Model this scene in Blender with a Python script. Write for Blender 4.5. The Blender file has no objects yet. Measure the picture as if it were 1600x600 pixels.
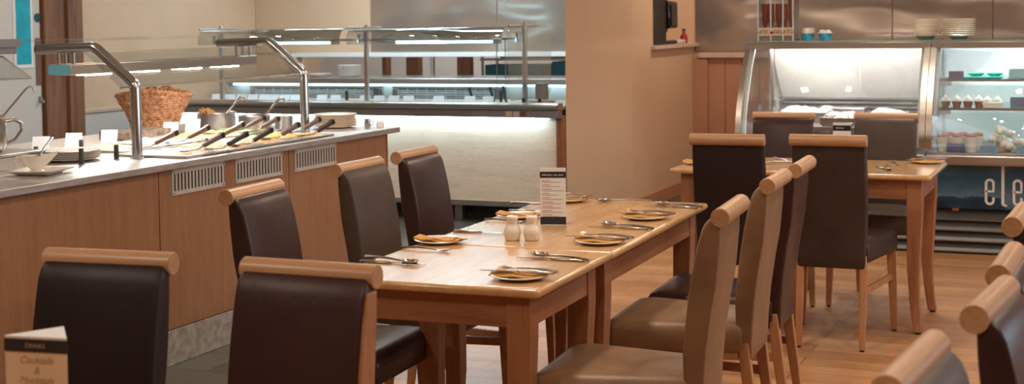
import bpy, bmesh, math, random
from mathutils import Vector, Matrix, Euler
random.seed(7)
C = bpy.context.scene.collection
PI = math.pi

# ------------------------------------------------------------------ materials
def srgb(r, g, b):
    def f(c):
        c /= 255.0
        return c / 12.92 if c <= 0.04045 else ((c + 0.055) / 1.055) ** 2.4
    return (f(r), f(g), f(b), 1)

def base_mat(name):
    m = bpy.data.materials.new(name); m.use_nodes = True
    nt = m.node_tree
    return m, nt, nt.nodes['Principled BSDF']

def coords(nt, scale=(1, 1, 1), rot=(0, 0, 0), kind='Object'):
    tc = nt.nodes.new('ShaderNodeTexCoord'); mp = nt.nodes.new('ShaderNodeMapping')
    mp.inputs['Scale'].default_value = scale; mp.inputs['Rotation'].default_value = rot
    nt.links.new(tc.outputs[kind], mp.inputs[0]); return mp.outputs[0]

def noise(nt, vec, scale, detail=4, rough=0.55, dist=0.0):
    n = nt.nodes.new('ShaderNodeTexNoise')
    n.inputs['Scale'].default_value = scale; n.inputs['Detail'].default_value = detail
    n.inputs['Roughness'].default_value = rough; n.inputs['Distortion'].default_value = dist
    nt.links.new(vec, n.inputs['Vector']); return n.outputs['Fac']

def ramp(nt, fac, stops):
    r = nt.nodes.new('ShaderNodeValToRGB'); e = r.color_ramp.elements
    while len(e) < len(stops): e.new(0.5)
    for i, (p, c) in enumerate(stops): e[i].position = p; e[i].color = c
    nt.links.new(fac, r.inputs[0]); return r.outputs['Color']

def bump(nt, b, h, strength=0.2, dist=0.002):
    n = nt.nodes.new('ShaderNodeBump'); n.inputs['Strength'].default_value = strength
    n.inputs['Distance'].default_value = dist
    nt.links.new(h, n.inputs['Height']); nt.links.new(n.outputs[0], b.inputs['Normal'])

def plain(name, col, rough=0.5, metal=0.0, spec=0.5, var=0.04, scale=8, bmp=0.0, bscale=60, coat=0.0, trans=0, em=None, ems=0):
    m, nt, b = base_mat(name)
    v = coords(nt)
    n = noise(nt, v, scale)
    d = tuple(max(0, c * (1 - var * 2)) for c in col[:3]) + (1,); l = tuple(min(1, c * (1 + var * 2)) for c in col[:3]) + (1,)
    nt.links.new(ramp(nt, n, [(0.3, d), (0.7, l)]), b.inputs['Base Color'])
    b.inputs['Roughness'].default_value = rough; b.inputs['Metallic'].default_value = metal
    b.inputs['Specular IOR Level'].default_value = spec
    b.inputs['Coat Weight'].default_value = coat; b.inputs['Coat Roughness'].default_value = 0.15
    b.inputs['Transmission Weight'].default_value = trans
    if bmp: bump(nt, b, noise(nt, v, bscale, 3), bmp, 0.003)
    if em: b.inputs['Emission Color'].default_value = em; b.inputs['Emission Strength'].default_value = ems
    return m

def wood(name, c1, c2, c3, axis='x', rough=0.35, scale=1.0, coat=0.2, kind='Object'):
    m, nt, b = base_mat(name)
    s = {'x': (1.2, 14, 14), 'y': (14, 1.2, 14), 'z': (14, 14, 1.2)}[axis]
    v = coords(nt, tuple(k * scale for k in s), kind=kind)
    n1 = noise(nt, v, 1.6, 6, 0.6, 0.6)
    v2 = coords(nt, tuple(k * scale * 5 for k in s), kind=kind)
    n2 = noise(nt, v2, 2.5, 3, 0.6)
    a = ramp(nt, n1, [(0.3, c1), (0.5, c2), (0.72, c3)])
    mx = nt.nodes.new('ShaderNodeMix'); mx.data_type = 'RGBA'; mx.blend_type = 'MULTIPLY'; mx.inputs[0].default_value = 0.35
    nt.links.new(a, mx.inputs[6]); nt.links.new(ramp(nt, n2, [(0.3, (0.6, 0.55, 0.5, 1)), (0.6, (1, 1, 1, 1))]), mx.inputs[7])
    nt.links.new(mx.outputs[2], b.inputs['Base Color'])
    b.inputs['Roughness'].default_value = rough; b.inputs['Coat Weight'].default_value = coat; b.inputs['Coat Roughness'].default_value = 0.2
    bump(nt, b, n2, 0.08, 0.001)
    return m

def leather(name, col, rough=0.38):
    m, nt, b = base_mat(name)
    v = coords(nt)
    n = noise(nt, v, 5, 4)
    d = tuple(c * 0.82 for c in col[:3]) + (1,); l = tuple(c * 1.2 for c in col[:3]) + (1,)
    nt.links.new(ramp(nt, n, [(0.3, d), (0.7, l)]), b.inputs['Base Color'])
    b.inputs['Roughness'].default_value = rough; b.inputs['Specular IOR Level'].default_value = 0.45
    vo = nt.nodes.new('ShaderNodeTexVoronoi'); vo.inputs['Scale'].default_value = 260
    nt.links.new(v, vo.inputs['Vector'])
    ad = nt.nodes.new('ShaderNodeMath'); ad.operation = 'MULTIPLY_ADD'; ad.inputs[1].default_value = 0.15
    nt.links.new(vo.outputs['Distance'], ad.inputs[0]); nt.links.new(noise(nt, v, 14, 3), ad.inputs[2])
    bump(nt, b, ad.outputs[0], 0.22, 0.006)
    return m

def steel(name, col=(0.55, 0.55, 0.56, 1), rough=0.25, brush=(1, 60, 1), amt=0.15):
    m, nt, b = base_mat(name)
    v = coords(nt, brush)
    n = noise(nt, v, 4, 4)
    b.inputs['Metallic'].default_value = 1
    nt.links.new(ramp(nt, n, [(0.2, tuple(c * (1 - amt) for c in col[:3]) + (1,)), (0.8, col)]), b.inputs['Base Color'])
    mr = nt.nodes.new('ShaderNodeMapRange'); mr.inputs[3].default_value = rough * 0.8; mr.inputs[4].default_value = rough * 1.3
    nt.links.new(n, mr.inputs[0]); nt.links.new(mr.outputs[0], b.inputs['Roughness'])
    return m

def glass(name, tint=(0.97, 0.98, 0.98, 1), refl=0.06, rough=0.02):
    # thin sheet glass: see-through with a fresnel-weighted reflection
    m = bpy.data.materials.new(name); m.use_nodes = True; nt = m.node_tree; nt.nodes.clear()
    o = nt.nodes.new('ShaderNodeOutputMaterial'); t = nt.nodes.new('ShaderNodeBsdfTransparent'); g = nt.nodes.new('ShaderNodeBsdfGlossy')
    t.inputs[0].default_value = tint; g.inputs['Roughness'].default_value = rough
    lw = nt.nodes.new('ShaderNodeLayerWeight'); lw.inputs[0].default_value = 0.35
    mr = nt.nodes.new('ShaderNodeMapRange'); mr.inputs[3].default_value = refl * 0.6; mr.inputs[4].default_value = min(1, refl * 5)
    nt.links.new(lw.outputs['Fresnel'], mr.inputs[0])
    mx = nt.nodes.new('ShaderNodeMixShader'); nt.links.new(mr.outputs[0], mx.inputs[0]); nt.links.new(t.outputs[0], mx.inputs[1]); nt.links.new(g.outputs[0], mx.inputs[2])
    nt.links.new(mx.outputs[0], o.inputs[0]); return m

def emit(name, col, s):
    m, nt, b = base_mat(name)
    b.inputs['Base Color'].default_value = (0.8, 0.8, 0.8, 1)
    b.inputs['Emission Color'].default_value = col; b.inputs['Emission Strength'].default_value = s
    return m

def planks_floor(name):
    m, nt, b = base_mat(name)
    v = coords(nt)
    br = nt.nodes.new('ShaderNodeTexBrick'); nt.links.new(v, br.inputs['Vector'])
    br.offset = 0.37; br.offset_frequency = 2; br.inputs['Scale'].default_value = 1
    br.inputs['Brick Width'].default_value = 1.25; br.inputs['Row Height'].default_value = 0.135
    br.inputs['Mortar Size'].default_value = 0.0022; br.inputs['Mortar Smooth'].default_value = 0.3
    br.inputs['Color1'].default_value = srgb(206, 156, 110); br.inputs['Color2'].default_value = srgb(184, 132, 88)
    br.inputs['Mortar'].default_value = srgb(92, 56, 34)
    v2 = coords(nt, (3, 55, 1)); n = noise(nt, v2, 2.2, 6, 0.65, 0.5)
    v3 = coords(nt, (1, 6, 1)); n3 = noise(nt, v3, 1.1, 3)
    mx = nt.nodes.new('ShaderNodeMix'); mx.data_type = 'RGBA'; mx.blend_type = 'MULTIPLY'; mx.inputs[0].default_value = 0.6
    nt.links.new(br.outputs['Color'], mx.inputs[6]); nt.links.new(ramp(nt, n, [(0.3, (0.55, 0.5, 0.45, 1)), (0.6, (1.05, 1.05, 1.05, 1))]), mx.inputs[7])
    mx2 = nt.nodes.new('ShaderNodeMix'); mx2.data_type = 'RGBA'; mx2.blend_type = 'MULTIPLY'; mx2.inputs[0].default_value = 0.5
    nt.links.new(mx.outputs[2], mx2.inputs[6]); nt.links.new(ramp(nt, n3, [(0.35, (0.75, 0.7, 0.66, 1)), (0.65, (1.1, 1.1, 1.1, 1))]), mx2.inputs[7])
    nt.links.new(mx2.outputs[2], b.inputs['Base Color'])
    mr = nt.nodes.new('ShaderNodeMapRange'); mr.inputs[3].default_value = 0.24; mr.inputs[4].default_value = 0.44
    nt.links.new(n3, mr.inputs[0]); nt.links.new(mr.outputs[0], b.inputs['Roughness'])
    b.inputs['Specular IOR Level'].default_value = 0.55
    bump(nt, b, br.outputs['Fac'], -0.3, 0.001)
    return m

def slate_floor(name):
    m, nt, b = base_mat(name)
    v = coords(nt)
    br = nt.nodes.new('ShaderNodeTexBrick'); nt.links.new(v, br.inputs['Vector']); br.offset = 0.5
    br.inputs['Scale'].default_value = 1; br.inputs['Brick Width'].default_value = 0.45; br.inputs['Row Height'].default_value = 0.3
    br.inputs['Mortar Size'].default_value = 0.003
    br.inputs['Color1'].default_value = srgb(106, 108, 100); br.inputs['Color2'].default_value = srgb(88, 90, 84); br.inputs['Mortar'].default_value = srgb(45, 44, 40)
    n = noise(nt, v, 7, 8, 0.7)
    mx = nt.nodes.new('ShaderNodeMix'); mx.data_type = 'RGBA'; mx.blend_type = 'MULTIPLY'; mx.inputs[0].default_value = 0.6
    nt.links.new(br.outputs['Color'], mx.inputs[6]); nt.links.new(ramp(nt, n, [(0.3, (0.65, 0.65, 0.65, 1)), (0.7, (1.1, 1.1, 1.1, 1))]), mx.inputs[7])
    nt.links.new(mx.outputs[2], b.inputs['Base Color']); b.inputs['Roughness'].default_value = 0.3
    bump(nt, b, n, 0.25, 0.003)
    return m

def wicker_mat(name, dark, light):
    m, nt, b = base_mat(name)
    v = coords(nt); n = noise(nt, v, 40, 4)
    nt.links.new(ramp(nt, n, [(0.3, dark), (0.65, light)]), b.inputs['Base Color']); b.inputs['Roughness'].default_value = 0.6
    return m

M = {}
M['table_top'] = wood('honey_beech', srgb(198, 154, 104), srgb(212, 170, 120), srgb(222, 184, 136), 'y', 0.2, 1.0, 0.45)
M['table_leg'] = wood('stained_beech', srgb(142, 92, 62), srgb(160, 108, 76), srgb(174, 122, 88), 'z', 0.4)
M['apron'] = wood('stained_beech_rail', srgb(142, 92, 62), srgb(160, 108, 76), srgb(174, 122, 88), 'x', 0.4)
M['apron_y'] = wood('stained_beech_side', srgb(142, 92, 62), srgb(160, 108, 76), srgb(174, 122, 88), 'y', 0.4)
M['chair_leg'] = wood('chair_leg_wood', srgb(158, 108, 74), srgb(176, 124, 86), srgb(188, 138, 98), 'z', 0.4)
M['roll'] = wood('pale_beech_roll', srgb(178, 134, 98), srgb(190, 148, 110), srgb(200, 160, 122), 'x', 0.42, 1.0, 0.12)
M['lf'] = leather('leather_maroon_dark', srgb(58, 30, 30), 0.45)
M['lb'] = leather('leather_black_maroon', srgb(34, 18, 20), 0.5)
M['ld'] = leather('leather_dark_brown', srgb(54, 41, 35), 0.5)
M['le'] = leather('leather_chocolate', srgb(60, 40, 38), 0.32)
M['lo'] = leather('leather_olive_brown', srgb(78, 64, 56), 0.45)
M['lm'] = leather('leather_maroon', srgb(58, 34, 34), 0.36)
M['lt'] = leather('leather_tan', srgb(134, 104, 78), 0.42)
M['laminate'] = wood('counter_laminate', srgb(154, 110, 80), srgb(162, 118, 86), srgb(170, 126, 94), 'z', 0.45, 1.2, 0.1, 'Object')
M['seam'] = plain('dark_gap', srgb(38, 28, 24), 0.8)
M['ventsteel'] = plain('satin_vent_plate', srgb(214, 208, 200), 0.4, 0.3)
M['concrete'] = plain('speckled_stone', srgb(166, 160, 152), 0.75, var=0.16, scale=26, bmp=0.3, bscale=60)
M['steel'] = steel('brushed_steel', (0.62, 0.61, 0.6, 1), 0.28)
M['steel_y'] = steel('brushed_steel_long', (0.62, 0.6, 0.58, 1), 0.3, (60, 1, 1))
M['steel_d'] = steel('dull_steel', (0.36, 0.36, 0.37, 1), 0.42)
M['steel_top'] = steel('worktop_steel', (0.78, 0.75, 0.73, 1), 0.42, (30, 3, 30), 0.35)
M['tube'] = steel('polished_tube', (0.64, 0.69, 0.74, 1), 0.16, (20, 20, 2), 0.08)
M['chrome'] = steel('polished_cutlery', (0.50, 0.47, 0.45, 1), 0.2, (10, 10, 10), 0.1)
M['panel_steel'] = None
M['cream'] = plain('cream_paint', srgb(200, 167, 137), 0.75, var=0.02, scale=2, bmp=0.05, bscale=120)
M['cream2'] = plain('pale_cream_paint', srgb(206, 175, 147), 0.7, var=0.02, scale=2)
M['white_paint'] = plain('grey_white_paint', srgb(196, 190, 184), 0.55, var=0.02, scale=2)
M['ceil'] = plain('ceiling_paint', srgb(220, 210, 196), 0.9, var=0.01)
M['skirting'] = plain('tan_skirting', srgb(176, 124, 88), 0.5)
M['wainscot'] = plain('salmon_boards', srgb(176, 128, 98), 0.55, var=0.03, scale=4)
M['capwhite'] = plain('pale_cap_rail', srgb(196, 172, 154), 0.5)
M['postwood'] = wood('rough_pine_post', srgb(98, 62, 42), srgb(124, 82, 56), srgb(140, 96, 68), 'z', 0.6, 0.8, 0)
M['endwood'] = wood('red_brown_wood', srgb(122, 70, 46), srgb(144, 86, 58), srgb(154, 96, 66), 'z', 0.45)
M['palewood'] = wood('pale_pine_panel', srgb(226, 212, 190), srgb(236, 224, 206), srgb(242, 232, 216), 'x', 0.45, 1.6, 0.1)
M['glass'] = glass('clear_glass')
M['glass_t'] = glass('rolled_glass', (0.88, 0.92, 0.92, 1), 0.16, 0.05)
M['glass_g'] = glass('edge_green_glass', (0.90, 0.97, 0.96, 1), 0.08, 0.03)
M['acrylic'] = glass('clear_acrylic', (0.95, 0.96, 0.97, 1), 0.1, 0.03)
M['white'] = plain('white_china', srgb(236, 230, 222), 0.2, var=0.01, coat=0.4)
M['china_cream'] = plain('cream_china', srgb(240, 226, 206), 0.25, var=0.01)
M['card'] = plain('white_card', srgb(226, 228, 234), 0.6, var=0.01)
M['black'] = plain('black_plastic', srgb(24, 22, 22), 0.4)
M['brownplastic'] = plain('brown_plastic_handle', srgb(112, 92, 84), 0.45)
M['grille'] = plain('black_void', srgb(14, 13, 13), 0.8)
M['led'] = emit('cool_led', (0.42, 0.84, 1.0, 1), 30)
M['led_strip'] = emit('counter_led', (0.70, 0.92, 1.0, 1), 27)
M['heat'] = emit('heat_lamp', (1.0, 0.94, 0.88, 1), 110)
M['caselight'] = emit('case_tube', (1.0, 0.97, 0.93, 1), 120)
M['caselight_c'] = emit('case_tube_cool', (0.80, 0.95, 1.0, 1), 110)
M['napkin'] = plain('mustard_napkin', srgb(206, 154, 84), 0.8, var=0.06, scale=20, bmp=0.2, bscale=200)
M['floor_wood'] = planks_floor('oak_planks')
M['floor_slate'] = slate_floor('slate_tiles')
M['wicker'] = wicker_mat('wicker', srgb(128, 76, 48), srgb(216, 160, 116))
M['whiteplastic'] = plain('white_plastic', srgb(220, 222, 222), 0.4, var=0.01)
M['casegrey'] = steel('case_steel', (0.55, 0.5, 0.46, 1), 0.35)
M['louvre'] = plain('grey_louvre', srgb(112, 108, 106), 0.45, 0.4)
M['tealplastic'] = plain('teal_plastic', srgb(20, 150, 146), 0.3)
M['cone'] = plain('wafer_cone', srgb(150, 78, 46), 0.7, var=0.15, scale=60, bmp=0.5, bscale=150)
M['cream_food'] = plain('whipped_cream', srgb(240, 234, 224), 0.5, var=0.02, bmp=0.4, bscale=50)
M['red'] = plain('red_plastic', srgb(150, 24, 26), 0.35)
M['ink'] = plain('black_print', srgb(26, 24, 30), 0.6)
M['inkwhite'] = plain('white_print', srgb(236, 232, 226), 0.6)
M['inkred'] = plain('pink_print', srgb(188, 92, 104), 0.6)
M['inkgrey'] = plain('grey_print', srgb(120, 112, 110), 0.6)
M['navy'] = plain('navy_print', srgb(38, 40, 58), 0.5)
M['beigecard'] = plain('cream_card', srgb(206, 178, 148), 0.65, var=0.01)
M['bronze'] = plain('bronze_print', srgb(166, 134, 108), 0.6)

# reflective sheet steel with gentle buckles, wavy brown reflections put into its colour
m, nt, b = base_mat('buckled_sheet_steel'); v = coords(nt, (1, 1, 2.2), kind='Object')
b.inputs['Metallic'].default_value = 0.75; b.inputs['Roughness'].default_value = 0.2
n = noise(nt, v, 1.1, 1, 0.4)
nt.links.new(ramp(nt, n, [(0.3, (0.38, 0.32, 0.28, 1)), (0.7, (0.56, 0.48, 0.42, 1))]), b.inputs['Base Color'])
bump(nt, b, n, 0.55, 0.12); M['panel_steel'] = m
# pictured snowy mountain panel (printed graphic on the cabinet front)
m, nt, b = base_mat('mountain_print'); v = coords(nt, (1, 1, 1))
sp = nt.nodes.new('ShaderNodeSeparateXYZ'); nt.links.new(v, sp.inputs[0])
n = noise(nt, coords(nt, (2.2, 1, 3)), 2.4, 5, 0.55)
ma = nt.nodes.new('ShaderNodeMath'); ma.operation = 'MULTIPLY_ADD'; ma.inputs[1].default_value = 0.34
nt.links.new(n, ma.inputs[0]); nt.links.new(sp.outputs['Z'], ma.inputs[2])
nt.links.new(ramp(nt, ma.outputs[0], [(0.40, srgb(10, 30, 48)), (0.49, srgb(20, 62, 88)), (0.505, srgb(92, 122, 140)), (0.58, srgb(60, 96, 118)), (0.66, srgb(44, 84, 108)), (0.75, srgb(70, 104, 124))]), b.inputs['Base Color'])
b.inputs['Roughness'].default_value = 0.35; M['mountain'] = m

# ------------------------------------------------------------------ geometry helpers
class MB:
    def __init__(s): s.bm = bmesh.new()
    def box(s, c, d, rot=None):
        mt = Matrix.Translation(c) @ (Euler(rot).to_matrix().to_4x4() if rot else Matrix()) @ Matrix.Diagonal((d[0], d[1], d[2], 1))
        bmesh.ops.create_cube(s.bm, size=1, matrix=mt); return s
    def bb(s, x0, x1, y0, y1, z0, z1):
        return s.box(((x0 + x1) / 2, (y0 + y1) / 2, (z0 + z1) / 2), (x1 - x0, y1 - y0, z1 - z0))
    def ring(s, pts): return [s.bm.verts.new(p) for p in pts]
    def loft(s, rings, cap=True, closed=True):
        R = [s.ring(r) for r in rings]
        n = len(R[0])
        for a, b_ in zip(R, R[1:]):
            for i in range(n if closed else n - 1):
                s.bm.faces.new((a[i], a[(i + 1) % n], b_[(i + 1) % n], b_[i]))
        if cap and closed:
            s.bm.faces.new(R[0][::-1]); s.bm.faces.new(R[-1])
        return s
    def tube(s, path, r, n=12, cap=True, closed=False):
        P = [Vector(p) for p in path]; rr = r if isinstance(r, (list, tuple)) else [r] * len(P)
        t = (P[1] - P[0]).normalized(); up = Vector((0, 0, 1)) if abs(t.z) < 0.9 else Vector((1, 0, 0))
        u = t.cross(up).normalized(); rings = []
        for i, p in enumerate(P):
            if closed: t = (P[(i + 1) % len(P)] - P[i - 1]).normalized()
            elif i == 0: t = (P[1] - P[0]).normalized()
            elif i == len(P) - 1: t = (P[-1] - P[-2]).normalized()
            else: t = ((P[i + 1] - P[i]).normalized() + (P[i] - P[i - 1]).normalized()).normalized()
            u = (u - t * u.dot(t)).normalized(); w = t.cross(u)
            rings.append([p + (u * math.cos(a) + w * math.sin(a)) * rr[i] for a in [2 * PI * k / n for k in range(n)]])
        if closed:
            R = [s.ring(q) for q in rings]
            for i in range(len(R)):
                a, b_ = R[i], R[(i + 1) % len(R)]
                for k in range(n): s.bm.faces.new((a[k], a[(k + 1) % n], b_[(k + 1) % n], b_[k]))
            return s
        return s.loft(rings, cap)
    def cyl(s, p0, p1, r, n=16): return s.tube([p0, p1], r, n)
    def lathe(s, prof, c=(0, 0, 0), n=28, sx=1, sy=1):
        c = Vector(c); R = []
        for r, z in prof:
            R.append([c + Vector((max(r, 1e-4) * sx * math.cos(2 * PI * k / n), max(r, 1e-4) * sy * math.sin(2 * PI * k / n), z)) for k in range(n)])
        return s.loft(R, True)
    def prism(s, pts, axis, a, b_):
        def q(p, t): return {'x': (t, p[0], p[1]), 'y': (p[0], t, p[1]), 'z': (p[0], p[1], t)}[axis]
        return s.loft([[q(p, a) for p in pts], [q(p, b_) for p in pts]])
    def blob(s, c, rx, ry, rz, seed=0, amp=0.25, n=2):
        r = random.Random(seed); g = bmesh.ops.create_icosphere(s.bm, subdivisions=n, radius=1)
        for v in g['verts']:
            k = 1 + amp * (math.sin(v.co.x * 5 + seed) * math.cos(v.co.y * 6 + seed * 2) + 0.5 * r.uniform(-1, 1)) * 0.5
            v.co = Vector((c[0] + v.co.x * rx * k, c[1] + v.co.y * ry * k, c[2] + v.co.z * rz * k))
        return s
    def build(s, name, mat, parent=None, bevel=0.0, seg=2, smooth=35, sub=0, solid=0, loc=None, rot=None):
        bmesh.ops.recalc_face_normals(s.bm, faces=s.bm.faces)
        me = bpy.data.meshes.new(name); s.bm.to_mesh(me); s.bm.free()
        me.materials.append(M[mat] if isinstance(mat, str) else mat)
        for p in me.polygons: p.use_smooth = True
        me.set_sharp_from_angle(angle=math.radians(smooth))
        o = bpy.data.objects.new(name, me); C.objects.link(o)
        if parent is not None: o.parent = parent
        if loc: o.location = loc
        if rot: o.rotation_euler = rot
        if solid:
            q = o.modifiers.new('s', 'SOLIDIFY'); q.thickness = solid; q.offset = 0
        if bevel:
            q = o.modifiers.new('b', 'BEVEL'); q.width = bevel; q.segments = seg; q.limit_method = 'ANGLE'; q.angle_limit = math.radians(40)
        if sub:
            q = o.modifiers.new('u', 'SUBSURF'); q.levels = sub; q.render_levels = sub
        return o

def tag(o, label, cat, group=None, kind=None):
    o['label'] = label; o['category'] = cat
    if group: o['group'] = group
    if kind: o['kind'] = kind
    return o

def empty(name, loc=(0, 0, 0), rz=0.0, label=None, cat=None, group=None):
    o = bpy.data.objects.new(name, None); o.empty_display_size = 0.1; C.objects.link(o)
    o.location = loc; o.rotation_euler = (0, 0, rz)
    if label: tag(o, label, cat, group)
    return o

def structure(o):
    o['kind'] = 'structure'; return o

def copy_tree(o, parent=None):
    c = o.copy(); C.objects.link(c)
    if parent is not None: c.parent = parent
    for ch in o.children: copy_tree(ch, c)
    return c

def text_mesh(name, body, size, mat, parent, loc, rot, align='CENTER', ext=0.0002, sx=1.0, shear=0.0):
    cu = bpy.data.curves.new(name, 'FONT'); cu.body = body; cu.size = size; cu.align_x = align; cu.extrude = ext; cu.shear = shear
    cu.resolution_u = 3
    t = bpy.data.objects.new('tmp', cu); C.objects.link(t)
    bpy.context.view_layer.update()
    dg = bpy.context.evaluated_depsgraph_get()
    me = bpy.data.meshes.new_from_object(t.evaluated_get(dg)); me.name = name
    bpy.data.objects.remove(t); bpy.data.curves.remove(cu)
    me.materials.clear(); me.materials.append(M[mat])
    o = bpy.data.objects.new(name, me); C.objects.link(o); o.parent = parent
    o.location = loc; o.rotation_euler = rot; o.scale = (sx, 1, 1)
    return o

# ------------------------------------------------------------------ camera
cam = bpy.data.cameras.new('camera'); co = bpy.data.objects.new('camera', cam); C.objects.link(co)
cam.sensor_width = 36; cam.lens = 36 * 2241.66 / 1600; cam.shift_y = -170 / 1600; cam.clip_end = 60; cam.clip_start = 0.05
R = Matrix.Rotation(0.40, 4, 'Z') @ Matrix.Rotation(PI / 2 - 0.0435, 4, 'X') @ Matrix.Rotation(-0.0135, 4, 'Z')
co.matrix_world = Matrix.Translation((0, 0, 1.4857)) @ R
cam.dof.use_dof = True; cam.dof.focus_distance = 5.3; cam.dof.aperture_fstop = 5.2
bpy.context.scene.camera = co

# ------------------------------------------------------------------ room shell
H = 2.8
structure(MB().bb(-2.95, 3.2, -2.2, 12.17, -0.05, 0).build('floor', 'floor_wood'))
structure(MB().bb(-7.9, -2.95, -2.2, 12.17, -0.05, 0).build('floor_tiles', 'floor_slate'))
structure(MB().bb(-7.9, 3.2, -2.2, 14.4, H, H + 0.08).build('ceiling', 'ceil'))
# back wall, kitchen side, with the pass opening
wb = MB()
wb.bb(-7.9, -4.2, 12.17, 12.27, 1.175, H).bb(-7.9, -7.42, 12.17, 12.27, 0, 1.175).bb(-7.42, -4.2, 12.17, 12.27, 0, 0.955)
structure(wb.build('wall_back_kitchen', 'cream2'))
structure(MB().bb(-4.2, 3.2, 12.17, 12.27, 0, H).build('wall_back', 'cream'))
structure(MB().bb(-8.0, -7.9, -2.2, 12.17, 0, H).build('wall_left', 'cream2'))
structure(MB().bb(-8.0, 3.2, -2.3, -2.2, 0, H).build('wall_front', 'cream'))
wr = MB(); wr.bb(3.2, 3.3, -2.2, 4.5, 0, H).bb(3.2, 3.3, 9.5, 12.17, 0, H).bb(3.2, 3.3, 4.5, 9.5, 0, 0.9).bb(3.2, 3.3, 4.5, 9.5, 2.3, H)
structure(wr.build('wall_right', 'cream'))
wn = structure(empty('window_1', (3.25, 7, 0.9)))
f = MB(); f.bb(-0.04, 0.04, -2.5, 2.5, 0, 0.06).bb(-0.04, 0.04, -2.5, 2.5, 1.34, 1.4)
for y in (-2.5, -0.86, 0.8, 2.44): f.bb(-0.04, 0.04, y, y + 0.06, 0.06, 1.34)
f.build('window_frame', 'white_paint', wn)
MB().bb(-0.004, 0.004, -2.44, 2.44, 0.06, 1.34).build('window_pane', 'glass', wn)
# steel cladding of the kitchen back wall (separate sheets)
xs = [-7.9, -6.60, -5.28, -4.15]
for i in range(3):
    structure(MB().bb(xs[i] + 0.004, xs[i + 1] - 0.004, 12.155, 12.169, 1.2, H).build('trim_%d' % (i + 1), 'cream2' if i == 0 else 'panel_steel', bevel=0.002))
xs = [-3.40, -2.55, -1.72, -0.93, -0.1, 0.9]
for i in range(5):
    structure(MB().bb(xs[i] + 0.003, xs[i + 1] - 0.003, 12.155, 12.169, 1.20, H).build('trim_%d' % (i + 4), 'panel_steel', bevel=0.002))
# pass ledge
structure(MB().bb(-7.42, -4.2, 12.03, 12.17, 1.158, 1.2).build('trim_9', 'whiteplastic', bevel=0.006))
# room behind the pass
structure(MB().bb(-8.4, -3.6, 14.3, 14.4, 0, H).build('wall_far', 'white_paint'))
structure(MB().bb(-8.4, -3.6, 12.27, 14.3, -0.05, 0).build('floor_far', 'floor_slate'))
structure(MB().bb(-8.5, -8.4, 12.27, 14.3, 0, H).build('wall_far_left', 'cream2'))
structure(MB().bb(-3.6, -3.5, 12.27, 14.3, 0, H).build('wall_far_right', 'cream2'))
for i, (x, w) in enumerate(((-6.54, 0.05), (-6.24, 0.13), (-5.70, 0.13))):
    structure(MB().bb(x - w / 2, x + w / 2, 12.3, 12.4, 0, H).build('trim_%d' % (10 + i), 'postwood', bevel=0.004))
sh = empty('shelf_rack', (-5.0, 13.0, 0), 0, 'dark steel shelf rack with blue boxes seen through the kitchen pass', 'rack')
q = MB()
for z in (0.55, 0.93, 1.10): q.bb(-0.75, 0.75, -0.2, 0.2, z, z + 0.025)
for x in (-0.74, 0.72):
    for y in (-0.19, 0.17): q.bb(x, x + 0.02, y, y + 0.02, 0, 1.7)
q.build('shelf_frame', 'steel_d', sh)
teal = plain('teal_tray', srgb(22, 96, 120), 0.4)
MB().bb(-0.7, -0.1, -0.2, 0.15, 0.955, 1.06).build('storage_box', teal, sh, bevel=0.01)
MB().bb(0.0, 0.7, -0.2, 0.15, 0.955, 1.09).build('storage_box', teal, sh, bevel=0.01)
MB().bb(-0.55, 0.6, -0.18, 0.15, 1.126, 1.26).build('storage_box', plain('navy_box', srgb(26, 40, 56), 0.5), sh, bevel=0.01)

# middle wall / pillar with the coffee hatch
pil = MB()
P0 = [(-3.66, 9.70), (-3.41, 10.42), (-3.41, 10.96), (-4.12, 10.96), (-3.80, 9.95)]
pil.prism([(-3.665, 9.66), (-3.41, 10.42), (-3.41, 10.96), (-4.08, 10.96)], 'z', 0, H)
pil.prism([(-3.41, 10.96), (-3.41, 12.17), (-4.2, 12.17), (-4.08, 10.96)], 'z', 0, 1.24)
pil.prism([(-3.41, 10.96), (-3.41, 12.17), (-4.2, 12.17), (-4.08, 10.96)], 'z', 2.2, H)
pil.prism([(-4.02, 10.96), (-4.12, 12.17), (-4.2, 12.17), (-4.08, 10.96)], 'z', 1.24, 2.2)
structure(pil.build('wall_middle', 'cream', smooth=10))
structure(MB().bb(-4.04, -3.37, 10.90, 12.168, 1.24, 1.272).build('trim_13', 'capwhite', bevel=0.004))
structure(MB().bb(-3.409, -3.385, 10.43, 12.16, 0, 0.11).build('baseboard_middle', 'skirting', bevel=0.004))
structure(MB().bb(-3.41, -3.28, 12.10, 12.168, 0, 1.13).build('trim_14', 'wainscot', bevel=0.004))
# wainscot of boards behind the display cabinets
wsm = MB(); x = -3.28
while x < 0.9:
    wsm.bb(x + 0.002, min(x + 0.15, 0.9) - 0.002, 12.13, 12.168, 0, 1.14); x += 0.15
structure(wsm.build('trim_15', 'wainscot', bevel=0.003))
structure(MB().bb(-3.36, 0.9, 12.09, 12.168, 1.14, 1.185).build('trim_16', 'capwhite', bevel=0.006))

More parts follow.
